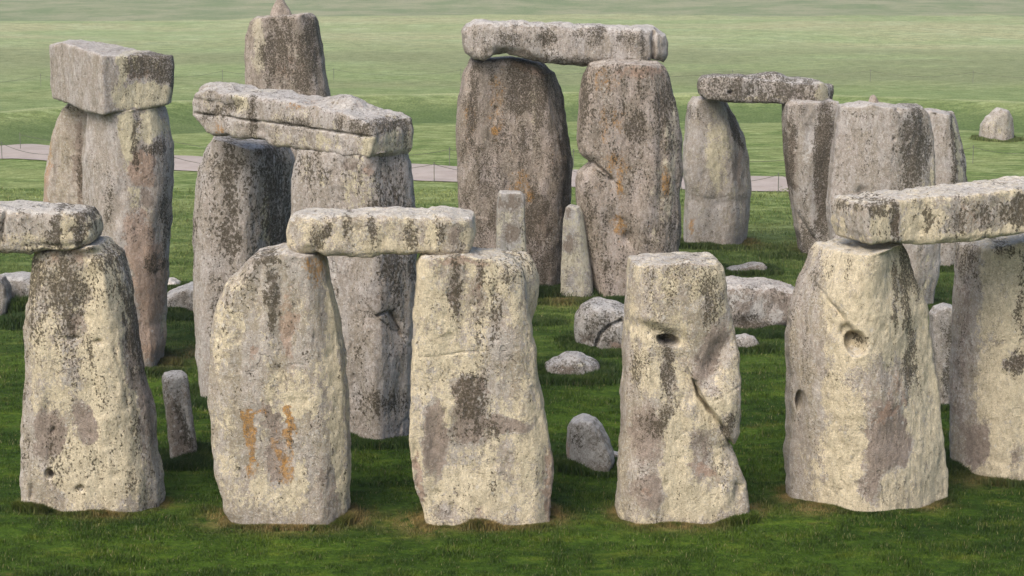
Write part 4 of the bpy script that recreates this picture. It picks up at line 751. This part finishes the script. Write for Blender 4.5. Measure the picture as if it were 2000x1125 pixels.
# ------------------------------------------------------------------ low rope barriers
def tube(V, F, pts, r, n=6):
    b0 = len(V); pts = [Vector(p) for p in pts]
    for i, p in enumerate(pts):
        d = (pts[min(i + 1, len(pts) - 1)] - pts[max(i - 1, 0)]).normalized()
        s = d.cross(Vector((0, 0, 1))) if abs(d.z) < .95 else d.cross(Vector((1, 0, 0))); s.normalize(); t = s.cross(d)
        for k in range(n):
            a = 2 * math.pi * k / n; V.append(tuple(p + s * r * math.cos(a) + t * r * math.sin(a)))
    for i in range(len(pts) - 1):
        for k in range(n):
            F.append((b0 + i * n + k, b0 + i * n + (k + 1) % n, b0 + (i + 1) * n + (k + 1) % n, b0 + (i + 1) * n + k))
def zt(x, y): return float(terrain(np.array([x]), np.array([y]))[0])
def rope_barrier(label, feet, hgt=.62, rr=.009, group='rope barriers round the monument'):
    q = [tuple(float(v) for v in ground(*p)) for p in feet]
    root = bpy.data.objects.new('rope_barrier', None); root.location = (q[0][0], q[0][1], zt(*q[0])); link(root)
    tag(root, label, 'rope barrier', group); L = root.location
    V, F = [], []
    for i, (x, y) in enumerate(q):
        z = zt(x, y) - L.z; v, f = [], []
        tube(v, f, [(0, 0, -.1), (0, 0, hgt * .9), (0, 0, hgt + .05)], .014, 8); tube(v, f, [(0, 0, hgt + .045), (0, 0, hgt + .06), (0, 0, hgt + .075)], .02, 8)
        tube(v, f, [(-.03, 0, hgt), (0, .03, hgt), (.03, 0, hgt), (0, -.03, hgt), (-.03, 0, hgt)], .008, 5)
        p = bpy.data.objects.new('post', mesh_from('post', v, f, M['post'])); link(p, root); p.location = (x - L.x, y - L.y, z)
        if i:
            x0, y0 = q[i - 1]; z0 = zt(x0, y0)
            pts = []
            for k in range(17):
                t = k / 16; pts.append((x0 + (x - x0) * t - L.x, y0 + (y - y0) * t - L.y, z0 + (zt(x, y) - z0) * t - L.z + hgt - .30 * 4 * t * (1 - t)))
            tube(V, F, pts, rr, 6)
    r = bpy.data.objects.new('rope', mesh_from('rope', V, F, M['rope'])); link(r, root)
rope_barrier('near rope on thin posts along the front edge of the gravel path', [(-160, 306), (4, 311), (150, 322), (330, 336), (560, 348), (848, 356), (1110, 365), (1330, 371), (1520, 376), (1760, 392)])
rope_barrier('rope on thin posts in the grass just beyond the gravel path', [(40, 292), (330, 303), (640, 318), (878, 322), (1120, 328), (1330, 335), (1620, 330), (1900, 318), (2090, 312)])
rope_barrier('distant rope on thin posts crossing the upper meadow', [(-110, 175), (80, 168), (250, 164), (435, 161), (652, 158), (900, 158), (1170, 160), (1430, 160), (1700, 160), (1900, 162), (2120, 164)])

# ------------------------------------------------------------------ grass blades
rng = np.random.default_rng(4)
def blades(n_near):
    u = rng.random(n_near); Y0, Y1 = 27.0, 72.0
    y = 1 / (1 / Y0 + u ** .9 * (1 / Y1 - 1 / Y0)); x = (rng.random(n_near) * 2 - 1) * (y * .262 + 1.0)
    cl = vn(x / .22, y / .22, x * 0, 31) + .6 * vn(x / .7, y / .7, x * 0, 33)
    h = (.034 + .026 * rng.random(n_near)) * (1 + .75 * cl) * (1 + (y > 50) * .2)
    k = np.zeros(n_near)
    return x, y, np.clip(h, .012, .12), k
bx, by, bh, bk_ = blades(620000)
# long tufts the mower cannot reach, round the foot of every stone
tx, ty, thh, tk = [], [], [], []
for pts, tall in FOOT:
    c = pts.mean(0); n = int(26 * len(pts) * (1 if c[1] < 45 else .8)); i = rng.integers(0, len(pts), n); p = pts[i]
    d = p - c; d /= np.maximum(np.hypot(d[:, 0], d[:, 1]), .01)[:, None]; dist = np.abs(rng.normal(0, .055 if c[1] < 33.5 and tall > .5 else .16, n)) + .01
    q = p + d * dist[:, None]
    m = vn(q[:, 0] / .5, q[:, 1] / .5, q[:, 0] * 0, 51)
    base = .085 if (c[1] < 33.8 and tall > .5) else .12
    tx.append(q[:, 0]); ty.append(q[:, 1]); thh.append((base + .07 * rng.random(n)) * np.clip(.75 + .7 * m, .25, 1.6)); tk.append(np.full(n, .0 if c[1] < 33.8 else .55))  # tufts at the farther stones tinted darker, base occlusion put into colour
for (px, py, rx, ry, n, hh_, kk) in [(1078, 578, 1.3, .35, 9000, .26, 1), (1270, 592, 1.2, .35, 7000, .2, .9), (55, 640, .55, .4, 5000, .32, .9), (45, 610, .3, .3, 2600, .42, .4), (1120, 748, .75, .25, 6000, .16, .6), (1175, 740, .3, .3, 2500, .16, .6), (1500, 655, 1.0, .3, 5000, .16, .9), (1055, 630, .5, .4, 4000, .14, .7), (300, 730, .5, .3, 4500, .14, .8), (740, 868, .9, .3, 7000, .14, .8), (356, 915, .35, .2, 4500, .16, .6), (1100, 720, .9, .5, 3000, .1, .4), (1205, 690, .8, .3, 4000, .12, .5), (1440, 482, 1.5, .6, 6000, .12, .5), (1590, 500, 1.2, .6, 5000, .14, .6), (420, 790, .5, .3, 4000, .14, .8), (335, 620, .9, .3, 4000, .13, .8), (960, 565, 1.5, .4, 4000, .18, .9), (1130, 592, .8, .25, 4000, .15, .5)]:
    cx, cy = ground(px, py); q = rng.normal(0, .5, (n, 2)) * [rx, ry] + [cx, cy]
    tx.append(q[:, 0]); ty.append(q[:, 1]); thh.append(hh_ * (.4 + .7 * rng.random(n))); tk.append(np.full(n, kk))
x = np.r_[bx, *tx]; y = np.r_[by, *ty]; h = np.r_[bh, *thh]; kd = np.r_[bk_, *tk]
n = len(x); z = terrain(x, y) - .006
az = rng.random(n) * 2 * math.pi; wd = np.clip(.0035 + h * .03, 0, .008) * (.8 + .5 * rng.random(n)) * np.clip(y / 34, 1, 2.2)
lean = rng.random(n) ** 1.2 * .8 * h; la = az + rng.normal(0, .9, n) + .6
cx, cy = np.cos(az) * wd, np.sin(az) * wd; lx, ly = np.cos(la) * lean, np.sin(la) * lean
V = np.empty((n, 5, 3), np.float32)
V[:, 0] = np.stack([x - cx, y - cy, z], 1); V[:, 1] = np.stack([x + cx, y + cy, z], 1)
V[:, 2] = np.stack([x + cx * .7 + lx * .35, y + cy * .7 + ly * .35, z + h * .6], 1); V[:, 3] = np.stack([x - cx * .7 + lx * .35, y - cy * .7 + ly * .35, z + h * .6], 1)
V[:, 4] = np.stack([x + lx, y + ly, z + h * .95], 1)
b = np.arange(n, dtype=np.int32)[:, None] * 5
# quads and triangles as triangles
F = np.concatenate([b + [0, 1, 2], b + [0, 2, 3], b + [3, 2, 4]], 0)
me = bpy.data.meshes.new('grass'); me.vertices.add(n * 5); me.vertices.foreach_set('co', V.ravel())
me.loops.add(F.size); me.loops.foreach_set('vertex_index', F.astype(np.int32).ravel()); me.polygons.add(len(F))
me.polygons.foreach_set('loop_start', np.arange(0, F.size, 3, dtype=np.int32)); me.polygons.foreach_set('loop_total', np.full(len(F), 3, np.int32))
me.materials.append(M['blade']); me.update()
t = np.repeat(np.stack([rng.random(n), worn_at(x, y), kd * (.6 + .4 * rng.random(n))], 1), 5, axis=0); set_col(me, 'tint', t)
o = link(bpy.data.objects.new('grass', me)); tag(o, 'short mown grass with longer tufts round the stones', 'grass', None, 'stuff')

# ------------------------------------------------------------------ thin morning mist over the down
HAZE = 0.0003
hm = bpy.data.materials.new('mist'); hm.use_nodes = True; t = hm.node_tree; t.nodes.clear()
pv = t.nodes.new('ShaderNodeVolumePrincipled'); pv.inputs['Color'].default_value = (.93, .96, 1, 1); pv.inputs['Density'].default_value = HAZE; pv.inputs['Anisotropy'].default_value = .2
mo = t.nodes.new('ShaderNodeOutputMaterial'); t.links.new(pv.outputs[0], mo.inputs['Volume'])
x0, x1, y0, y1, z0, z1 = -1620, 1620, -330, 4050, -3.0, 14.5
V = [(x, y, z) for x in (x0, x1) for y in (y0, y1) for z in (z0, z1)]
F = [(0, 1, 3, 2), (4, 6, 7, 5), (0, 4, 5, 1), (2, 3, 7, 6), (0, 2, 6, 4), (1, 5, 7, 3)]
o = link(bpy.data.objects.new('haze', mesh_from('haze', V, F, hm, False))); tag(o, 'thin pale morning mist over the fields', None, None, 'stuff')
